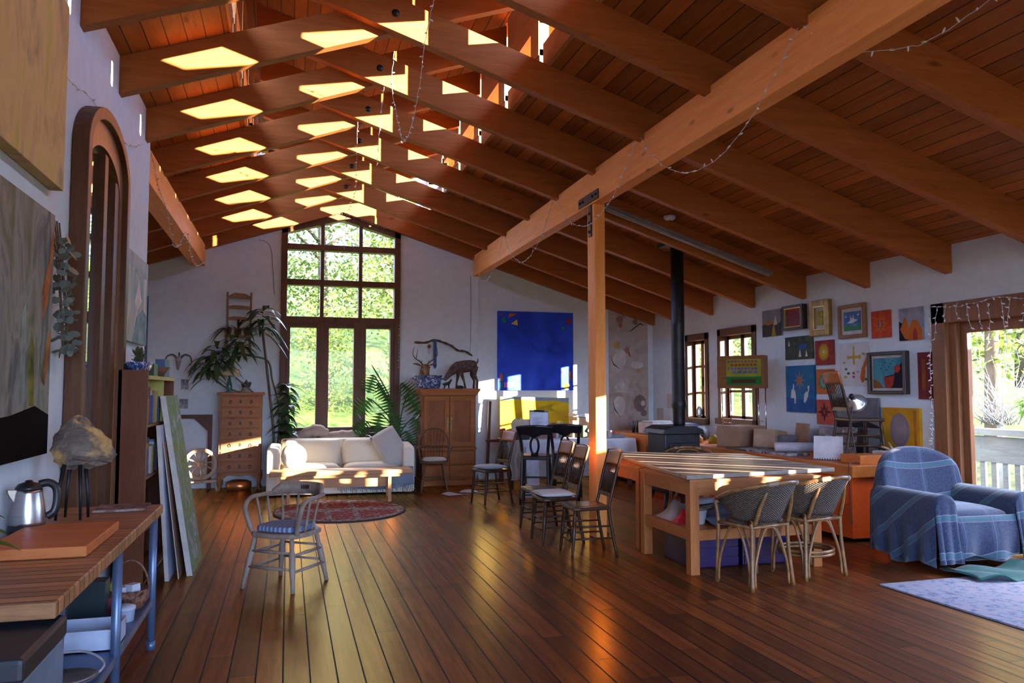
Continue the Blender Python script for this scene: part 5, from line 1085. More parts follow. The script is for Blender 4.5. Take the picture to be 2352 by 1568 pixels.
# ---------------------------------------------------------------- back wall, right half
M_COB = art('cobalt_canvas', ((.25, (.012, .025, .26)), (.5, (.025, .065, .55)), (.75, (.05, .12, .72))), 1.6, (1, 1, 1), .8)
P = lambda n, c: plain(n, c, .7, 0, .12, .1)
p_or = P('orange_shape', (.55, .13, .02)); p_gr = P('green_shape', (.02, .25, .04)); p_ye = P('yellow_shape', (.72, .50, .02)); p_re = P('red_shape', (.40, .03, .02)); p_pi = P('pink_shape', (.42, .16, .45)); p_wh = P('white_shape', (.72, .70, .66)); p_te = P('teal_shape', (.03, .16, .20))
wallpic('blue_canvas', 'large square cobalt blue canvas with small coloured shapes on the back wall', 'painting', 'B', 3.54, 4.95, 1.54, 2.94, M_COB, .05, shapes=[
 (p_re, [(.03, .94), (.06, .96), (.05, .98), (.03, .97)]), (p_or, [(.13, .91), (.145, .97), (.25, .97)]), (p_ye, [(.17, .84), (.26, .82), (.25, .90)]), (p_gr, [(.04, .89), (.07, .92), (.11, .86), (.08, .85)]),
 (p_re, [(.89, .90), (.97, .93), (.95, .84)]), (p_gr, [(.84, .81), (.88, .83), (.87, .77), (.85, .77)]), (p_or, [(.025, .12), (.06, .12), (.06, .21), (.025, .21)]), (p_te, [(.09, .18), (.135, .18), (.11, .23)]),
 (p_te, [(.02, .02), (.06, .02), (.06, .10), (.02, .10)]), (p_pi, [(.08, .035), (.22, .045), (.22, .11), (.08, .10)]), (p_re, [(.83, .21), (.855, .23), (.84, .25)]), (p_or, [(.94, .24), (.97, .24), (.97, .13), (.95, .13)]), (p_ye, [(.85, .05), (.91, .115), (.955, .06), (.90, .005)])])
A_COL = art('pale_collage', ((.3, (.36, .29, .24)), (.5, (.46, .39, .33)), (.7, (.52, .45, .40))), 3.5)
q1 = P('collage_rose', (.34, .17, .15)); q2 = P('collage_mauve', (.24, .16, .14)); q3 = P('collage_cream', (.60, .56, .50)); q4 = P('collage_ochre', (.46, .33, .14)); q5 = P('collage_red', (.36, .05, .05)); q6 = P('collage_line', (.13, .08, .05))
ell = lambda cx, cy, rx, ry, n=14, a=0: [(cx+rx*cos(2*pi*i/n)*cos(a)-ry*sin(2*pi*i/n)*sin(a), cy+rx*cos(2*pi*i/n)*sin(a)+ry*sin(2*pi*i/n)*cos(a)) for i in range(n)]
wallpic('collage_panel', 'tall pale textured collage panel with petals and leaf shapes, back corner', 'artwork', 'B', 5.66, 6.44, .80, 3.08, A_COL, .02, shapes=[
 (q1, ell(.28, .90, .09, .03)), (q2, [(.30, .95), (.38, .93), (.43, .91), (.36, .92)]), (q2, ell(.68, .88, .07, .025)), (q1, ell(.30, .85, .05, .02)), (q3, ell(.25, .56, .20, .085, 16, .2)), (q5, [(.44, .66), (.5, .66), (.56, .59), (.52, .6)]), (q1, ell(.46, .65, .06, .025)), (q4, ell(.2, .69, .09, .03)),
 (q3, ell(.72, .53, .16, .03)), (q3, [(.12, .35), (.3, .42), (.5, .33), (.65, .30), (.2, .31)]), (q2, ell(.78, .22, .16, .07)), (q3, ell(.86, .22, .06, .022)), (q2, ell(.88, .14, .08, .027)), (q3, ell(.25, .2, .15, .08)), (q6, [(.08, .25), (.12, .17), (.3, .10), (.26, .12), (.14, .18)]), (q6, [(.55, .80), (.8, .86), (.95, .85), (.8, .875), (.55, .81)]), (q4, ell(.76, .48, .06, .02)), (q6, [(.04, .60), (.10, .53), (.3, .49), (.12, .54)])])
# yellow canvas on an easel, long cloth covered table
A_YEL = art('yellow_field', ((.3, (.55, .30, .01)), (.5, (.66, .42, .01)), (.7, (.72, .52, .02))), 2.0, (.7, 1, 1.4))
t = thing('yellow_canvas', 'wide yellow landscape canvas standing on an easel behind the cloth table', 'painting', (4.15, 13.1, .72)); t.rotation_euler = (-.06, .02, 0)
b = MB(); b.box((-.63, -.015, 0), (.63, .015, .70)); b.cur = 1
b.prism([(-.63, .63), (-.3, .66), (.1, .64), (.4, .65), (.63, .60), (.63, .70), (-.63, .70)], -.0165, -.01); b.cur = 2; b.prism([(-.63, 0), (-.38, 0), (-.45, .06), (-.55, .16), (-.63, .22)], -.017, -.01); b.cur = 3; b.prism([(.0, .5), (.2, .56), (.35, .59), (.3, .52), (.5, .42), (.25, .47)], -.017, -.01)
b.obj('canvas', [A_YEL, P('grey_green_sky', (.24, .30, .30)), P('burnt_orange', (.40, .12, .02)), P('field_ochre', (.44, .28, .01))], t)
t = thing('easel', 'dark wooden studio easel holding the yellow landscape canvas', 'easel', (3.42, 13.1, 0))
MB().bar((-.14, -.05, 0), (-.05, .1, 1.35), .045).obj('leg', W_MAH, t); MB().bar((.75, -.05, 0), (.65, .1, 1.2), .045).obj('leg', W_MAH, t); MB().box((-.15, -.10, .66), (1.3, .0, .70)).obj('tray', W_MAH, t)
M_SHT = cloth('white_sheet', (.62, .62, .64), .9, 60, .08)
t = thing('cloth_table', 'long work table draped with a white cloth along the back wall', 'table', (4.40, 12.25, 0))
for x in (-1.0, 1.02):
    for y in (-.3, .3): MB().box((x-.03, y-.03, 0), (x+.03, y+.03, .73)).obj('leg', W_MAH, t)
MB().box((-1.06, -.36, .72), (1.08, .40, .75)).obj('tabletop', W_MAH, t)
b = MB()
def drape(u, v):
    # v 0..1 across top, then down the front
    x = -1.08+2.18*u
    if v < .5: return (x, .40-.77*v*2, .757+.004*sin(u*30)*v)
    k = (v-.5)*2; return (x+.02*sin(u*40)*k, -.37-.03*k-.025*sin(u*46)*k, .757-(.30+.05*sin(u*5)+.05*(u > .9))*k)
b.grid(drape, 70, 14)
b.grid(lambda u, v: (1.10+.03*v+.025*sin(u*16)*v, -.37+.77*u, .757-(.26+.08*(1-u))*v), 20, 8); b.obj('tablecloth', M_SHT, t)
TZ = .762
# clutter on the cloth table
t = thing('clipboard', 'clipboard with white typed sheet propped upright on the cloth table', 'clipboard', (3.90, 12.05, TZ+.006)); t.rotation_euler = (-.22, .05, 0)
MB().box((-.165, 0, 0), (.165, .006, .46)).obj('board', plain('clip_board', (.22, .15, .10), .6), t)
b = MB(); b.box((-.155, -.003, .12), (.155, 0, .43)); b.cur = 1
for i in range(9): b.box((-.12, -.0036, .17+.02*i), (-.02+.07*((i*7) % 3)/2, -.003, .176+.02*i))
b.obj('sheet', [P('paper_white', (.66, .68, .76)), P('print_grey', (.30, .30, .34))], t); MB().box((-.09, -.012, .43), (.09, .008, .465)).obj('clip', M_BLACK, t)
M_PAP = MATS['paper_white']
o = MB().prism([(.0, -.13), (.08, -.10), (.11, .0), (.09, .10), (.06, .14), (.02, .10), (-.02, .14), (-.08, .10), (-.11, .02), (-.09, -.08)], -.006, .006).obj('paint_palette', plain('cream_palette', (.58, .46, .30), .6), loc=(3.56, 12.15, TZ+.20)); o.rotation_euler = (-.2, 0, 0); tag(o, 'cream kidney shaped palette propped before the yellow canvas', 'palette')
R = random.Random(31); x = 4.10
for i in range(9):
    w_ = R.uniform(.025, .05); h = R.uniform(.18, .27); c = [(.07, .07, .08), (.28, .25, .22), (.05, .06, .10), (.25, .04, .03), (.12, .13, .2), (.45, .42, .40)][i % 6]; cn = ['black', 'taupe', 'ink blue', 'brick red', 'slate', 'pale grey'][i % 6]
    o = MB().box((0, -.09, 0), (w_-.003, .09, h)).obj('book', plain('book_'+cn.replace(' ', '_'), c, .6), loc=(x, 12.32, TZ)); x += w_; tag(o, '%s book standing %s in the row on the cloth table' % (cn, ['first from the palette', 'second', 'third', 'fourth', 'fifth', 'sixth', 'seventh', 'eighth', 'last'][i]), 'book', 'books on the cloth table')
for nm, lb, ct, lo, dm, rz, ry, c in [
    ('storage_jar', 'tall brown square jar after the book row on the cloth table', 'jar', (4.58, 12.3, TZ+.14), (.09, .09, .28), .1, 0, (.20, .14, .10)),
    ('green_case', 'small dark green case standing beside the brown jar', 'case', (4.72, 12.2, TZ+.10), (.07, .1, .20), 0, 0, (.04, .10, .03)),
    ('tilted_photo', 'large pale photo sheet tilted against the clutter on the cloth table', 'photo', (4.92, 12.15, TZ+.16), (.24, .02, .28), .2, .6, (.46, .45, .50)),
    ('paper_stack', 'stack of white papers topping a box on the cloth table', 'papers', (4.80, 12.45, TZ+.36), (.42, .26, .05), .1, .04, (.64, .62, .60)),
    ('cardboard_box', 'tan cardboard box under the white paper stack', 'box', (4.80, 12.45, TZ+.165), (.36, .28, .33), .1, 0, (.42, .26, .15)),
    ('grey_tray', 'flat grey tray at the right end of the cloth table', 'tray', (5.24, 12.2, TZ+.025), (.30, .3, .05), 0, 0, (.20, .18, .18)),
    ('red_box', 'small red box lying on the flat grey tray', 'box', (5.16, 12.2, TZ+.075), (.16, .12, .05), .2, 0, (.40, .03, .05)),
    ('white_envelope', 'white envelope bundle behind the clipboard', 'envelopes', (3.82, 12.4, TZ+.15), (.24, .05, .30), 0, .05, (.60, .60, .60)),
    ('dark_bag', 'black bag slumped at the cloth table edge near the stools', 'bag', (3.52, 12.0, TZ+.05), (.34, .16, .10), .2, 0, (.015, .015, .02)),
    ('grey_carton', 'crumpled grey carton on the cloth table by the post', 'carton', (5.05, 12.05, TZ+.06), (.14, .14, .12), .7, 0, (.30, .28, .28))]:
    o = MB().cbox((0, 0, 0), dm).obj(nm, plain(nm+'_mat', c, .6), loc=lo, bevel=.004); o.rotation_euler = (0, ry, rz); tag(o, lb, ct)
o = MB(); o.grid(lambda u, v: (-.10+.2*u+.02*sin(v*9), -.02-.06*v-.02*sin(u*14+v*3), -.62*v), 14, 18); o = o.obj('beige_cloth', cloth('beige_linen', (.42, .36, .30), .95, 50), loc=(3.44, 11.86, TZ+.005)); tag(o, 'beige cloth hanging from the cloth table end behind the black stool', 'cloth')
o = MB().box((0, 0, 0), (.20, .02, .66)).obj('white_board', plain('white_board_face', (.60, .64, .74), .6), loc=(3.60, 11.74, 0)); o.rotation_euler = (-.12, 0, 0); tag(o, 'white board leaning upright under the cloth table', 'board')
b = MB(); b.box((-.10, -.09, 0), (.10, .09, .17)); b.cur = 1
for z in (.03, .07, .11): b.box((-.101, -.092, z), (.06, .05, z+.018))
o = b.obj('striped_box', [plain('white_card_box', (.55, .56, .62), .6), M_BLACK], loc=(3.40, 10.98, 0)); tag(o, 'white box with dark stripes on the floor under the black stool', 'box')
for i, (x, y, rz, lb) in enumerate([(2.42, 11.55, .3, 'dropped newspaper on the floor before the armoire'), (2.72, 11.75, -.4, 'loose white papers on the floor by the grey padded chair')]):
    o = MB().grid(lambda u, v: (-.18+.36*u, -.12+.24*v, .004+.02*sin(u*5)*v), 10, 8).obj('newspaper', M_PAP, loc=(x, y, .001)); o.rotation_euler = (0, 0, rz); tag(o, lb, 'newspaper')
# ---------------------------------------------------------------- right wall: gallery
GR = 'paintings on the right wall'
W_GLT = plain('gilt_frame', (.36, .20, .06), .4, .6, .25); W_FRB = wood('frame_brown', (.28, .12, .04), (.16, .06, .02), 0, 3, 6, .4, knots=False); W_GLD = plain('gold_slip', (.60, .42, .14), .35, .7)
W_FBK = plain('black_frame', (.03, .018, .015), .4); M_MNT = plain('cream_mount', (.60, .55, .50), .8)
A = lambda n, a, b_, c, s=3.: art(n, ((.3, a), (.5, b_), (.7, c)), s)
def star(cx, cy, r, n, k=.4, a0=pi/2): return [(cx+(r if i % 2 == 0 else r*k)*cos(a0+pi*i/n), cy+(r if i % 2 == 0 else r*k)*sin(a0+pi*i/n)) for i in range(2*n)]
W = lambda nm, lb, y0, y1, z0, z1, front, **k: wallpic(nm, lb, 'painting', 'R', y0, y1, z0, z1, front, group=GR, **k)
gl = P('pale_church', (.58, .54, .44)); ye = P('ochre_path', (.45, .30, .03)); dk = P('dark_land', (.05, .05, .05)); od = P('orange_deep', (.50, .13, .02)); bl = P('sea_blue', (.03, .10, .30)); wt = P('egret_white', (.66, .66, .64)); gn = P('leaf_green', (.05, .20, .09)); rd = P('dull_red', (.36, .04, .03)); pk2 = P('hot_pink', (.50, .08, .16)); mv = P('mauve_grey', (.26, .20, .22)); bk = P('soft_black', (.02, .015, .02)); gd = P('gold_ink', (.50, .34, .06)); lb_ = P('pale_blue', (.30, .42, .55))
W('village_painting', 'small grey sky village canvas, first in the top row from the window', 9.33, 9.77, 2.30, 2.67, A('dusk_sky', (.12, .13, .17), (.20, .20, .23), (.28, .27, .28)), shapes=[(dk, [(0, 0), (1, 0), (1, .5), (.7, .42), (.3, .5), (0, .45)]), (od, [(.15, .46), (.35, .58), (.6, .5), (.35, .42)]), (ye, [(.5, 0), (.72, 0), (.66, .38), (.58, .38)]), (gl, [(.6, .4), (.68, .66), (.72, .78), (.76, .66), (.82, .42)])])
W('sunset_painting', 'red and blue sunset painting in a deep gold edged frame, top row', 8.80, 9.23, 2.35, 2.68, A('red_blue_dusk', (.04, .06, .16), (.22, .04, .05), (.10, .10, .20), 4), th=.09, frame=.035, fmat=W_FBK, inner=W_GLD, shapes=[(rd, [(0, .75), (.5, .85), (1, .8), (1, .95), (.4, .97), (0, .9)]), (rd, [(.1, .1), (.6, .2), (.95, .12), (.6, .05)])])
W('gilt_framed_print', 'little yellow green picture with cream mount in a wide gilt frame, top row', 8.31, 8.68, 2.235, 2.69, A('yellow_reeds', (.14, .18, .02), (.40, .38, .05), (.52, .48, .06), 9), th=.07, frame=.075, fmat=W_GLT, inner=W_GLD, mat_w=.06, M_mat=M_MNT)
W('birds_painting', 'white birds on blue, cream mount and brown wooden frame, top row', 7.69, 8.16, 2.17, 2.58, A('flight_blue', (.03, .08, .24), (.06, .15, .36), (.20, .28, .45)), th=.05, frame=.045, fmat=W_FRB, mat_w=.045, M_mat=M_MNT, shapes=[(gn, [(0, 0), (1, 0), (1, .42), (.7, .2), (.3, .3), (0, .35)]), (wt, [(.2, .4), (.4, .55), (.38, .85), (.5, .62), (.6, .86), (.62, .6), (.85, .55), (.55, .4)]), (wt, [(.05, .75), (.15, .85), (.2, .7)]), (wt, [(.8, .8), (.92, .9), (.9, .72)])])
W('red_star_canvas', 'small square red canvas with orange star mandala, top row', 7.31, 7.60, 2.145, 2.455, A('signal_red', (.34, .03, .02), (.46, .05, .02), (.55, .10, .03), 5), th=.03, shapes=[(od, star(.5, .5, .42, 8, .5)), (rd, star(.5, .5, .24, 8, .5)), (mv, ell(.5, .5, .06, .14))])
W('orange_mountain_canvas', 'canvas of orange peaks under a grey blue sky, last in the top row', 6.84, 7.17, 2.09, 2.445, A('storm_sky', (.14, .17, .26), (.26, .27, .30), (.40, .40, .40)), th=.03, shapes=[(bk, [(0, 0), (.4, 0), (.35, .45), (0, .6)]), (od, [(.05, .35), (.28, .75), (.42, .45), (.5, 0), (.25, .05)]), (od, [(.42, .0), (.4, .35), (.6, .62), (.8, .6), (1, .3), (1, 0)]), (rd, [(.6, 0), (.62, .28), (.7, .38), (.78, .26), (.8, 0)])])
W('river_painting', 'wide dark green river landscape below the sunset painting', 8.68, 9.26, 1.955, 2.26, A('dark_meadow', (.02, .03, .025), (.05, .065, .045), (.10, .10, .07), 5), th=.025, shapes=[(bl, [(.48, .5), (.55, .62), (.85, .63), (.75, .45), (.6, .42)]), (wt, [(.12, .6), (.15, .85), (.18, .6)]), (wt, [(.5, .1), (.55, .42), (.6, .1)]), (wt, [(.74, .1), (.78, .38), (.83, .1)])])
W('yellow_oval_canvas', 'maroon canvas with glowing yellow oval, beneath the gilt framed picture', 8.275, 8.60, 1.865, 2.175, A('maroon_ground', (.16, .02, .03), (.24, .035, .03), (.30, .05, .03), 4), th=.045, shapes=[(od, ell(.5, .52, .32, .36)), (ye, ell(.5, .52, .25, .29)), (gd, ell(.5, .52, .14, .18)), (gl, star(.5, .52, .09, 4, .3))])
W('gold_cross_drawing', 'white paper drawing of a gold ornamental cross with leaves and orange figure', 7.68, 8.18, 1.59, 2.115, plain('drawing_paper', (.60, .58, .56), .8, 0, .05), th=.012, shapes=[(gd, [(.47, .5), (.53, .5), (.53, .88), (.5, .94), (.47, .88)]), (gd, [(.28, .64), (.28, .70), (.72, .70), (.72, .64)]), (gd, star(.5, .67, .12, 4, .4)), (gd, ell(.3, .67, .035, .05)), (gd, ell(.7, .67, .035, .05)), (od, [(.70, .2), (.78, .45), (.86, .5), (.88, .35), (.84, .12), (.76, .08)]), (od, [(.82, .5), (.96, .7), (.93, .5), (.86, .38)]), (rd, [(.42, .3), (.5, .34), (.52, .27)]), (gn, ell(.22, .4, .04, .03)), (gn, ell(.3, .3, .05, .03)), (lb_, ell(.62, .33, .05, .03)), (gd, ell(.16, .55, .05, .02)), (gd, ell(.2, .22, .05, .03)), (pk2, ell(.48, .22, .04, .03)), (gd, ell(.82, .74, .05, .025)), (gn, ell(.9, .16, .04, .03))])
W('red_figure_painting', 'dark framed teal painting with a red curving figure and pale mount', 7.06, 7.645, 1.50, 1.98, A('teal_sky', (.03, .12, .20), (.06, .24, .30), (.12, .32, .34)), th=.075, frame=.04, fmat=W_FBK, mat_w=.03, M_mat=M_MNT, shapes=[(bk, [(.55, 0), (1, 0), (1, .85), (.9, .72), (.72, .45), (.4, .38)]), (rd, [(.36, .36), (.5, .36), (.74, .42), (.68, .1), (.6, 0), (.42, 0)]), (rd, [(.72, .52), (.74, .72), (.9, .74), (.95, .62), (.86, .5)]), (P('rust_ground', (.22, .10, .03)), [(0, 0), (.34, 0), (.22, .2), (0, .3)])]+[(bk, ell(.2+.07*i, .9-.05*((i*5) % 7), .012, .02, 6)) for i in range(10)])
W('maroon_strip_canvas', 'narrow dark maroon canvas edging the garden door frame', 6.74, 6.92, 1.45, 1.95, A('deep_maroon', (.08, .01, .015), (.13, .015, .02), (.17, .025, .02)), th=.03, shapes=[(P('rust_band', (.22, .06, .02)), [(.3, .2), (.6, .2), (.6, .85), (.3, .85)])])
W('egret_painting', 'tall blue canvas of two white egrets beneath a star', 8.655, 9.245, 1.255, 1.87, A('lake_blue', (.02, .07, .28), (.02, .13, .26), (.02, .19, .26), 1.6), th=.035, shapes=[(bl, [(0, 0), (1, 0), (1, .3), (.5, .27), (0, .32)]), (mv, star(.5, .68, .22, 8, .35)), (od, star(.5, .68, .09, 8, .5)), (wt, [(.18, .3), (.2, .47), (.27, .52), (.34, .44), (.36, .32), (.35, .18), (.31, .18), (.3, .3), (.24, .3)]), (wt, [(.25, .5), (.27, .62), (.31, .56), (.29, .5)]), (wt, [(.64, .22), (.66, .38), (.74, .45), (.8, .36), (.74, .26), (.68, .2)]), (wt, [(.76, .4), (.8, .48), (.78, .55), (.84, .57), (.83, .48), (.79, .38)])])
W('green_mandala_canvas', 'orange canvas with green and pink flower mandala, middle of the column', 8.285, 8.615, 1.50, 1.81, A('burnt_orange_ground', (.36, .08, .03), (.46, .12, .03), (.52, .17, .04), 4), th=.03, shapes=[(gn, star(.47, .5, .36, 10, .72)), (P('mint', (.14, .32, .22)), ell(.47, .5, .22, .26)), (pk2, star(.47, .5, .12, 6, .6))])
W('dark_star_canvas', 'red orange canvas with a dark spiked cross star, foot of the column', 8.285, 8.62, 1.115, 1.425, A('coral_red', (.38, .06, .04), (.46, .08, .05), (.52, .13, .08), 4), th=.03, shapes=[(P('dark_spike', (.10, .02, .03)), star(.45, .5, .42, 4, .28)), (P('dark_spike2', (.14, .03, .03)), star(.45, .5, .3, 4, .4, pi/4)), (rd, ell(.45, .5, .07, .09))])
W('grey_landscape', 'large dark grey hill landscape behind the chair on the counter', 7.52, 8.24, .99, 1.455, A('slate_sky', (.10, .10, .12), (.14, .14, .16), (.20, .19, .20)), th=.03, shapes=[(bk, [(0, 0), (1, 0), (1, .3), (.7, .42), (.4, .36), (0, .5)]), (P('moss', (.14, .13, .05)), [(.5, .0), (1, 0), (1, .22), (.8, .24)])])
W('orange_oval_canvas', 'orange canvas with a grey oval, low on the wall beside the armchair', 6.91, 7.45, .86, 1.35, A('marigold', (.46, .20, .01), (.58, .27, .01), (.64, .34, .02), 3), th=.04, shapes=[(mv, ell(.47, .5, .27, .38, 24)), (P('oval_grey', (.30, .24, .24)), ell(.47, .5, .2, .3, 24)), (od, [(.86, .1), (.92, .1), (.92, .95), (.86, .95)])])
# small papers pinned near the corner
for y0, y1, z0, z1, lb in ((12.55, 12.8, 1.22, 1.48, 'two pale sketches pinned on the right wall beside the flue pipe'), (12.95, 13.2, .98, 1.22, 'faint pencil sheet pinned low on the right wall near the corner')):
    wallpic('pinned_sketch', lb, 'drawing', 'R', y0, y1, z0, z1, plain('aged_paper', (.52, .48, .42), .8, 0, .06), .005)
# ---------------------------------------------------------------- counter along the right wall and its load
W_RED = wood('red_orange_counter', (.78, .10, .010), (.58, .06, .006), 2, 1.6, 6, .4, knots=False); W_CTOP = wood('counter_top_wood', (.62, .19, .03), (.42, .10, .014), 1, 2, 9, .4)
CZ = .78
t = thing('counter', 'long red orange wooden counter with drawers along the right wall', 'counter', (6.0, 8.2, 0))
MB().box((-.46, -1.40, .04), (.5, 3.2, .66)).obj('body', W_RED, t); MB().box((-.5, -1.46, .66), (.52, 3.25, CZ)).obj('countertop', W_CTOP, t, bevel=.006)
for i in range(6):
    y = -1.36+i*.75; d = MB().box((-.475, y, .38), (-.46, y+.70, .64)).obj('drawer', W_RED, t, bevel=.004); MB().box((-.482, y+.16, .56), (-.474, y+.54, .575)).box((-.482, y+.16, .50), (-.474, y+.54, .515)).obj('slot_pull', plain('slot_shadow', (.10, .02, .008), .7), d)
# chair standing on the counter
pe = dup(pa, (6.02, 7.25, CZ), 1.35, 'dark press back chair standing up on top of the counter'); 
# cardboard boxes
M_CARD = plain('cardboard', (.36, .21, .12), .85); M_CARD2 = plain('cardboard_light', (.46, .30, .18), .85)
for nm, lb, ct, lo, dm, rz, ry, mt in [
    ('cardboard_box', 'large brown cardboard box on the counter under the framed key board', 'box', (6.0, 9.55, CZ+.14), (.5, .42, .28), .3, 0, M_CARD),
    ('cardboard_box', 'open tan cardboard box leaning over beside the large brown box', 'box', (6.12, 9.05, CZ+.12), (.34, .30, .24), .5, .12, M_CARD2),
    ('board_offcut', 'brown board offcut standing against the wall near the grey crate', 'board', (6.36, 8.72, CZ+.17), (.03, .34, .34), -.2, .14, M_CARD),
    ('plastic_crate', 'grey plastic crate on the counter between the boxes', 'crate', (6.25, 8.92, CZ+.09), (.3, .26, .18), .1, 0, plain('crate_grey', (.20, .20, .23), .4)),
    ('grey_print', 'grey mounted print propped on the counter behind the paper roll', 'print', (6.40, 8.12, CZ+.16), (.02, .62, .32), 0, .14, art('grey_print_art', ((.35, (.16, .15, .16)), (.55, (.26, .24, .24)), (.7, (.45, .42, .40))), 6)),
    ('newspaper_print', 'white newspaper sheet propped against the grey print', 'print', (6.30, 8.02, CZ+.11), (.012, .36, .22), 0, .2, art('newsprint', ((.4, (.24, .22, .21)), (.5, (.5, .46, .42)), (.7, (.56, .52, .48))), 18)),
    ('photo_strip', 'tall dark photo strip leaning next to the newspaper sheet', 'print', (6.26, 7.72, CZ+.17), (.012, .2, .34), .2, .22, art('photo_strip_art', ((.35, (.05, .04, .04)), (.55, (.20, .17, .16)), (.7, (.5, .45, .4))), 12)),
    ('black_frame_panel', 'plain black panel leaning beside the chair on the counter', 'panel', (6.35, 7.50, CZ+.17), (.025, .36, .34), 0, .12, M_KBLK),
    ('wooden_tray', 'shallow wooden tray box at the near end of the counter', 'tray', (5.86, 7.0, CZ+.045), (.34, .3, .09), 0, 0, W_CTOP),
    ('white_carton', 'white sunlit carton beside the wooden tray at the counter end', 'carton', (6.14, 6.98, CZ+.06), (.2, .2, .12), .05, 0, plain('white_carton_mat', (.66, .64, .60), .6)),
    ('paper_pile', 'pile of papers and prints spread along the counter front', 'papers', (5.72, 8.35, CZ+.015), (.34, .8, .03), .04, 0, art('mixed_papers', ((.38, (.06, .06, .08)), (.5, (.34, .32, .32)), (.65, (.55, .53, .52))), 9)),
    ('flat_portfolio', 'flat black portfolio lying under the paper roll', 'portfolio', (5.75, 8.95, CZ+.012), (.42, .5, .024), -.05, 0, M_KBLK)]:
    o = MB().cbox((0, 0, 0), dm).obj(nm, mt, loc=lo, bevel=.004); o.rotation_euler = (0, ry, rz); tag(o, lb, ct)
b = MB(); b.tube([(0, 0, 0), (.62, 0, 0)], .055, 20); b.cur = 1; b.tube([(-.002, 0, 0), (.0, 0, 0)], .048, 20)
o = b.obj('paper_tube', [plain('tube_white', (.56, .56, .62), .6), plain('tube_end', (.66, .58, .44), .7)], loc=(5.62, 8.22, CZ+.088)); o.rotation_euler = (0, 0, -.42); tag(o, 'fat white rolled paper tube lying across the counter', 'roll')
b = MB(); b.box((-.15, -.004, 0), (.15, .006, .26)); b.cur = 1
for i in range(11): b.box((-.14+.026*i, -.012, -.004), (-.132+.026*i, .012, .012))
o = b.obj('sketch_pad', [plain('pad_paper', (.58, .54, .52), .8), M_BLACK], loc=(5.70, 7.36, CZ+.006)); o.rotation_euler = (-.25, 0, -.75); tag(o, 'spiral bound sketch pad propped at the counter edge', 'sketch pad')
for i, (a, c, lb) in enumerate([((6.16, 6.9, CZ+.122), (6.22, 7.04, CZ+.2), 'thin wooden stick poking out of the white carton'), ((6.2, 6.94, CZ+.122), (6.12, 7.06, CZ+.17), 'short bent stick lying on the white carton')]): tag(MB().tube([a, c], .012, 7).obj('wooden_stick', W_PALE, None), lb, 'stick')
# clamp lamp on the counter chair
t = thing('clamp_lamp', 'bright metal shaded clamp lamp fixed to the chair on the counter', 'lamp', (5.92, 7.18, CZ+.62)); t.rotation_euler = (.3, -.9, .2)
MB().lathe([(.03, .10), (.04, .08), (.10, .02), (.125, 0), (.12, 0), (.095, .022), (.035, .08), (0, .09)], 22).obj('lamp_shade', plain('bright_aluminium', (.75, .75, .74), .28, .9), t); MB().lathe([(.025, .09), (.025, .15), (.015, .16), (0, .16)], 12).obj('socket', M_KBLK, t)
o = MB().tube(bez([(5.87, 7.16, CZ+.62), (5.80, 7.10, CZ+.40), (5.78, 7.02, CZ+.12), (5.72, 6.88, CZ+.02), (5.50, 6.78, CZ+.01), (5.485, 6.76, .5), (5.47, 6.72, .2)], 6), .005, 6).obj('lamp_cable', M_KBLK, None); tag(o, 'thin lamp cord running down the counter end', 'cord')
# framed key board on a chrome stand before the window
t = thing('framed_key_board', 'wooden framed board of coloured keys standing before the right wall window', 'framed board', (6.14, 9.72, 1.57), -.92)
MB().box((-.36, -.02, 0), (.32, .14, .46)).obj('case', W_FRB, t, bevel=.006)
b = MB(); b.box((-.22, -.026, .05), (.28, -.018, .41)); b.cur = 1; b.box((-.22, -.0275, .05), (.28, -.02, .165)); 
for i, (z, n, x0, c) in enumerate([(.36, 9, -.195, 2), (.31, 7, -.15, 3), (.26, 9, -.195, 4), (.21, 5, -.13, 4)]):
    b.cur = c
    for k in range(n): st_ = (.45/(n)); b.box((x0+st_*k*(.97 if n > 7 else .85), -.031, z), (x0+st_*k*(.97 if n > 7 else .85)+st_*.62, -.02, z+.034))
b.cur = 5; b.box((-.15, -.029, .075), (.2, -.02, .13))
b.obj('key_panel', [P('panel_yellow', (.30, .28, .03)), P('panel_green', (.02, .16, .03)), P('key_dim', (.24, .10, .09)), P('key_red', (.34, .05, .03)), P('key_violet', (.14, .12, .26)), P('key_dark', (.07, .04, .02))], t)
t = thing('chrome_stand', 'chrome tube stand carrying the framed key board', 'stand', (6.16, 9.74, CZ), -.92)
M_CHR = plain('chrome', (.70, .70, .72), .15, 1., .05)
for x in (-.33, -.2, .2, .3): MB().tube([(x, .06, .06), (x, .06, .79)], .009, 8).obj('tube', M_CHR, t)
MB().tube([(-.33, .06, .30), (-.2, .06, .30)], .007, 6).tube([(.2, .06, .34), (.3, .06, .34)], .007, 6).obj('crossbar', M_CHR, t); MB().tube([(-.33, .06, .06), (-.25, .06, 0)], .009, 6).tube([(-.2, .06, .06), (-.25, .06, 0)], .009, 6).tube([(.2, .06, .06), (.26, .06, 0)], .009, 6).tube([(.3, .06, .06), (.36, .06, 0)], .009, 6).obj('foot', M_CHR, t)
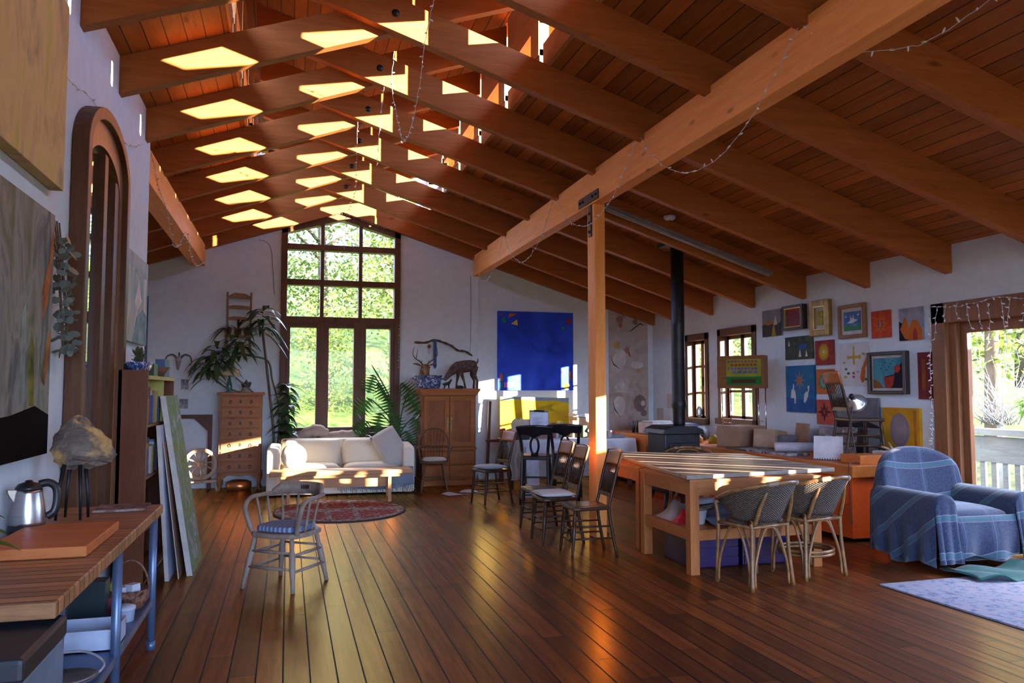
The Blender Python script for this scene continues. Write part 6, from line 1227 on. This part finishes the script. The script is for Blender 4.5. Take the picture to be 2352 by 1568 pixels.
# far counter: flat files with printer and books near the stove
t = thing('flat_file_cabinet', 'low wooden flat file cabinet with shallow drawers in the back corner', 'cabinet', (6.05, 12.35, 0))
MB().box((-.5, -.75, .04), (.48, .8, .82)).obj('body', W_CTOP, t, bevel=.006)
for i in range(5):
    d = MB().box((-.45, -.768, .08+.145*i), (.43, -.75, .08+.145*i+.13)).obj('drawer', W_CTOP, t, bevel=.004); MB().ball((-.25, -.775, .145+.145*i), .015, 8, 6).obj('knob', M_BRASS, d); MB().ball((.25, -.775, .145+.145*i), .015, 8, 6).obj('knob', M_BRASS, d)
t = thing('printer', 'pale desktop printer on the flat file cabinet', 'printer', (5.92, 11.95, .822), .2)
MB().box((-.24, -.2, 0), (.24, .2, .19)).obj('body', plain('printer_beige', (.50, .47, .44), .5), t, bevel=.015); MB().box((-.19, -.215, .04), (.19, -.198, .09)).obj('paper_slot', M_KBLK, t); MB().box((-.2, -.14, .19), (.2, .14, .215)).obj('lid', plain('printer_lid', (.58, .56, .54), .5), t, bevel=.008)
o = MB().box((-.17, -.14, 0), (.17, .14, .18)).obj('paper_box', plain('light_blue_box', (.34, .44, .66), .6), loc=(6.36, 11.72, .822), bevel=.004); tag(o, 'light blue box standing beside the pale printer', 'box')
for i, (x, lb) in enumerate([(5.68, 'small black bottle behind the printer, farther from the window'), (5.76, 'small black bottle behind the printer, closer to the window')]): o = MB().lathe([(.025, 0), (.027, .14), (.018, .16), (.018, .2), (0, .2)], 12).obj('bottle', M_KBLK, loc=(x, 12.35, .822)); tag(o, lb, 'bottle')
R = random.Random(77)
for i, (nm, ct, lb, c) in enumerate([('paint_pot', 'pot', 'small orange paint pot on the counter beyond the stove', (.60, .20, .02)), ('plastic_bag', 'bag', 'pale plastic bag slumped under the narrow window', (.45, .48, .50)), ('spray_can', 'can', 'white spray can standing on the sill end of the counter', (.6, .6, .62)), ('yellow_funnel', 'funnel', 'yellow green funnel on the counter near the chrome stand', (.42, .38, .02)), ('glass_jar', 'jar', 'dark glass jar among the clutter under the narrow window', (.05, .06, .09))]):
    x, y = [(5.80, 10.35), (6.30, 11.15), (6.40, 10.9), (5.92, 10.15), (6.1, 10.75)][i]; r = [.06, .12, .035, .07, .05][i]; h = [.10, .2, .2, .12, .16][i]
    z = CZ
    o = MB().lathe([(r*.8, 0), (r, h*.1), (r*.95, h*.7), (r*.5, h*.88), (r*.45, h), (0, h)], 14).obj(nm, plain(nm+'_mat', c, .35), loc=(x, y, z)); tag(o, lb, ct)
# things on the window sill
o = MB().ball((0, 0, .10), (.05, .04, .10), 12, 8).obj('stone_bird', plain('grey_stone', (.30, .34, .36), .6), loc=(6.60, 11.75, 1.06+.022)); tag(o, 'rounded grey stone standing on the narrow window sill', 'stone')
# ---------------------------------------------------------------- armchair with plaid blanket, rugs
m, tt = newmat('blue_plaid'); v = tt.sep(tt.obj()); c = tt.ramp(tt.noise(tt.obj(), 70, 2), (.3, (.015, .021, .046)), (.7, (.034, .046, .085)))
def band(a, per, lo, hi): q = tt.math('FRACT', tt.math('DIVIDE', a, per)); return tt.math('MULTIPLY', tt.math('GREATER_THAN', q, lo), tt.math('LESS_THAN', q, hi))
w_ = tt.math('ADD', v[2], tt.math('MULTIPLY', v[1], .8))
c = tt.mix(tt.math('MULTIPLY', band(w_, .34, .1, .28), .6), c, (.05, .12, .14)); c = tt.mix(tt.math('MULTIPLY', band(v[0], .32, .1, .28), .5), c, (.04, .06, .10))
c = tt.mix(tt.math('MULTIPLY', band(w_, .34, .09, .11), .4), c, (.30, .16, .24)); c = tt.mix(tt.math('MULTIPLY', band(w_, .34, .27, .29), .45), c, (.34, .28, .34)); c = tt.mix(tt.math('MULTIPLY', band(v[0], .32, .18, .2), .25), c, (.28, .22, .30))
tt.bump(tt.noise(tt.obj(), 120, 2), .2, .003); tt.fin(c, .95, 0, .2); tt.b.inputs['Sheen Weight'].default_value = .3; M_PLD = m
t = thing('armchair', 'rounded easy chair under a blue plaid blanket by the garden door', 'armchair', (5.86, 5.95, 0), -.03)
M_UPH = cloth('dark_upholstery', (.03, .03, .04), .9)
MB().box((-.34, -.40, .06), (.34, .36, .34)).obj('base', M_UPH, t, bevel=.03)
MB().cushion((0, -.08, .41), (.66, .74, .22), None, 14, .28).obj('seat_cushion', M_PLD, t)
def backf(u, v):
    a = pi*(u); x = -.46*cos(a)*(1-.10*v); h = .62+.40*sin(a)**.6
    z = .30+(h-.30)*v; y = .30+.12*v-.16*cos(a)**2*(1-.5*v)+.10*(v > .92)
    return (x, y, z)
b = MB(); b.grid(lambda u, v: (-.47*cos(pi*u)*(1-.06*v), .26+.12*v-.10*cos(pi*u)**2, .32+(.30+.36*sin(pi*u)**.55)*v), 28, 14)
b.grid(lambda u, v: (-.47*cos(pi*u)*(.94+.05*v), .38-.10*cos(pi*u)**2+.14*sin(pi*v*.5), .32+(.30+.36*sin(pi*u)**.55)*(1+.02*sin(pi*v))-(.62+.30*sin(pi*u)**.55)*max(0, v-.3)), 28, 14)
b.obj('back_blanket', M_PLD, t, solid=.02)
for s in (-1, 1):
    L_ = .60 if s < 0 else .40
    def armf(u, v):
        # u across: inside bottom -> over the roll -> outside down to floor, v front to back
        y = -.46+.80*v; A_ = u*3
        if A_ < 1: x = .315+.005*sin(v*20); z = .40+.14*A_
        elif A_ < 2: q = (A_-1)*pi; x = .315+.105*(1-cos(q)); z = .54+.105*sin(q)
        else: k = A_-2; x = .525+.03*k+.022*sin(v*26+1.5*s)*k; z = .54-.50*k+.03*sin(v*9)*k
        return (s*x, y, z)
    b = MB(); b.grid(armf, 30, 24)
    def frontf(u, v):
        q = pi*u; x = .42-.105*cos(q)*(1+.05*v); zt = .54+.105*sin(q); k = v
        return (s*(x+.012*sin(u*14)*k), -.46-.05*k-.03*abs(sin(u*10+s))*k, zt-(zt-.08-.12*(s > 0)*u)*k)
    b.grid(frontf, 24, 16); b.obj('arm_blanket', M_PLD, t, solid=.014)
b = MB(); b.grid(lambda u, v: (-.33+.66*u+.01*sin(v*8), -.45-.02*v-.025*sin(u*12)*v-.03*sin(pi*v), .46-.36*v+.03*sin(u*7)*v), 26, 12); b.obj('front_blanket', M_PLD, t, solid=.012)
m, tt = newmat('pale_blue_rug'); tt.fin(tt.ramp(tt.noise(tt.obj(), 16, 5, .7), (.35, (.13, .14, .22)), (.5, (.26, .27, .33)), (.62, (.33, .26, .30))), .95, 0, .1); tt.bump(tt.noise(tt.obj(), 140, 2), .6, .006)
o = MB().prism([(4.54, 5.28), (4.64, 3.2), (6.40, 3.2), (6.45, 5.30)], .002, .014, 'XY').obj('pale_rug', m); tag(o, 'pale blue patterned rug on the floor in front of the armchair', 'rug')
b = MB(); b.grid(lambda u, v: (5.33+1.15*u+.03*sin(v*9), 5.10+.40*v-.06*sin(u*6)*(1-v)-.03*u, .03+.02*sin(u*15+v*4)+.03*max(0, sin(u*9+2*v))**4), 40, 14); o = b.obj('green_blanket', cloth('dark_green_wool', (.012, .075, .065), .95, 60), solid=.01); tag(o, 'dark green blanket crumpled on the floor under the armchair front', 'blanket')
# ---------------------------------------------------------------- fairy lights (unlit)
M_WIRE = plain('white_wire', (.55, .50, .48), .5); M_BULB = plain('clear_bulb', (.80, .80, .78), .15, 0, .05, .8)
BULB = MB().lathe([(0, -.004), (.0035, 0), (.0045, .008), (.0035, .017), (0, .022)], 7)
_bm = None
def strand(label, pts, step, seed, sub=8, r=.0022, name='fairy_lights', drops=(), bs=1.):
    global _bm
    t = thing(name, label, 'fairy lights', tuple(pts[0])); o0 = Vector(pts[0]); R = random.Random(seed)
    lines = [bez(pts, sub)]+[bez(d, 5) for d in drops]; b = MB(); spots = []
    for L in lines:
        L = [p-o0 for p in L]
        for i in range(1, len(L)-1): L[i] = L[i]+Vector((R.uniform(-1, 1), R.uniform(-1, 1), R.uniform(-1, 1)))*.006
        b.tube(L, r, 5); acc = step*.5
        for i in range(len(L)-1):
            d = (L[i+1]-L[i]).length; 
            while acc < d: spots.append(L[i].lerp(L[i+1], acc/d)); acc += step
            acc -= d
    b.obj('wire', M_WIRE, t)
    for p in spots[:98]:
        if _bm is None: q = BULB.obj('bulb', M_BULB, t); _bm = q.data
        else: q = bpy.data.objects.new('bulb', _bm); COL.objects.link(q); q.parent = t
        q.location = p; q.scale = (bs,)*3; q.rotation_euler = (R.uniform(0, 3), R.uniform(0, 3), R.uniform(0, 6))
    return t
pins = [(3.08, 13.22, 3.86), (3.08, 11.22, 3.86), (3.08, 8.89, 3.89), (3.08, 6.51, 3.89), (3.08, 4.14, 3.87)]; drop = [.55, .58, .58, .62]
path = []
for i in range(4):
    a, c = Vector(pins[i]), Vector(pins[i+1])
    for k in range(10):
        q = k/10; p = a.lerp(c, q); p.z -= drop[i]*4*q*(1-q)*(1 if q < .5 else 1); p.x -= .012+.01*sin(pi*q); path.append(p)
path.append(Vector(pins[4]))
strand('long strand of clear fairy lights swagged along the big ceiling beam', path, .125, 1, 3, .003, bs=1.5)
strand('fairy light strand sagging from the beam towards the upper frame corner', [(3.08, 4.14, 3.87), (3.16, 4.0, 3.68), (3.27, 3.85, 3.58), (3.40, 3.65, 3.53), (3.47, 3.5, 3.53), (3.53, 3.2, 3.60), (3.58, 3.0, 3.72), (3.6, 2.9, 3.84)], .10, 2, 6, .003, bs=1.5)
strand('hanging fairy light strand below the ridge, foremost of the drooping strands', [(1.0, 5.6, 4.46), (1.03, 6.2, 4.37), (1.13, 7.3, 4.25), (1.18, 8.2, 4.24), (1.2, 8.8, 4.36)], .18, 3, 8, .0028, bs=1.4)
strand('short fairy light strand drooping between ridge rafters, left of the foremost strand', [(.88, 7.0, 4.63), (.91, 7.4, 4.44), (1.04, 8.0, 4.38), (1.19, 8.62, 4.30)], .16, 4, 8, .0028, bs=1.4)
strand('faint fairy light strand dangling under the ridge halfway back', [(.86, 7.6, 4.52), (.98, 9.2, 4.47), (1.05, 10.0, 4.42)], .25, 5, 8, .0026, bs=1.4)
strand('fairy light strand drooping under the ridge down to the tall window top', [(.70, 8.75, 4.54), (.74, 9.4, 4.2), (.78, 10., 4.05), (.77, 11.5, 4.05), (.84, 12.6, 4.0), (.86, 13.2, 3.88)], .25, 6, 8, .0028, bs=1.4)
strand('fairy light wire strung along the left wall above the arched mirror', [(-1.285, 4.81, 3.41), (-1.285, 5.2, 3.40), (-1.285, 5.58, 3.47), (-1.285, 6.0, 3.47), (-1.285, 6.45, 3.50), (-1.285, 7.0, 3.56), (-1.285, 7.54, 3.74)], .16, 7, 6, bs=1.2)
strand('tangled fairy lights wound around the left ceiling beam', [(-1.295, 8.05, 3.82), (-1.295, 8.5, 3.62), (-1.29, 9.0, 3.50), (-1.29, 9.4, 3.30), (-1.29, 9.7, 3.2), (-1.29, 10.2, 3.32), (-1.29, 10.6, 3.52), (-1.29, 10.9, 3.55), (-1.29, 11.3, 3.36), (-1.29, 12.0, 3.33), (-1.29, 12.9, 3.52), (-1.29, 13.2, 3.6)], .09, 8, 6, .003, bs=1.5)
gy = YB-.045
strand('fairy lights outlining the tall window, side near the dracaena', [(-.155, gy, 1.2), (-.16, gy, 2.0), (-.155, gy, 2.8), (-.16, gy, 3.6), (-.15, gy, 4.2)], .06, 9, 8, bs=1.3)
strand('fairy lights outlining the tall window, side near the armoire', [(1.80, gy, 1.9), (1.80, gy, 2.4), (1.835, gy, 3.0), (1.835, gy, 3.6), (1.83, gy, 4.2)], .06, 10, 8, bs=1.3)
strand('fairy lights along the peaked head of the tall window', [(-.12, gy, 4.26), (.3, gy, 4.37), (.84, gy, 4.50), (1.3, gy, 4.37), (1.82, gy, 4.22)], .05, 11, 8, bs=1.4)
R = random.Random(5); dr = []
for i in range(17):
    y = 6.60-i*.125+R.uniform(-.02, .02); L = R.choice([.18, .26, .34, .44]); z = 2.41+.02*sin(i)
    dr.append([(6.49, y, z), (6.485, y+R.uniform(-.03, .03), z-L*.5), (6.49, y+R.uniform(-.05, .05), z-L)])
strand('icicle fairy lights hanging over the head of the garden door', [(6.49, 6.70, 2.42), (6.49, 6.3, 2.39), (6.49, 5.9, 2.43), (6.49, 5.5, 2.38), (6.49, 5.0, 2.42), (6.49, 4.5, 2.4)], .075, 12, 8, .0026, drops=dr, bs=1.6)
strand('silvery fairy light tinsel hanging down beside the garden door frame', [(6.525, 6.735, 2.44), (6.52, 6.74, 2.0), (6.52, 6.75, 1.7), (6.52, 6.74, 1.3), (6.52, 6.75, 1.0), (6.525, 6.745, .75)], .03, 13, 10, .004, bs=1.8)
for i, (pts, lb) in enumerate([([(-.5, YB-.008, 4.0), (-.32, YB-.008, 3.9), (-.26, YB-.008, 3.4), (-.24, YB-.008, 3.1)], 'thin dark cable running down the wall above the hung chair'), ([(3.05, YB-.008, 3.55), (3.06, YB-.008, 2.9), (3.05, YB-.008, 2.2)], 'thin dark cable hanging down the wall beside the white conduit')]):
    tag(MB().tube(bez(pts, 6), .003, 5).obj('wall_wire', M_BLACK), lb, 'cable')
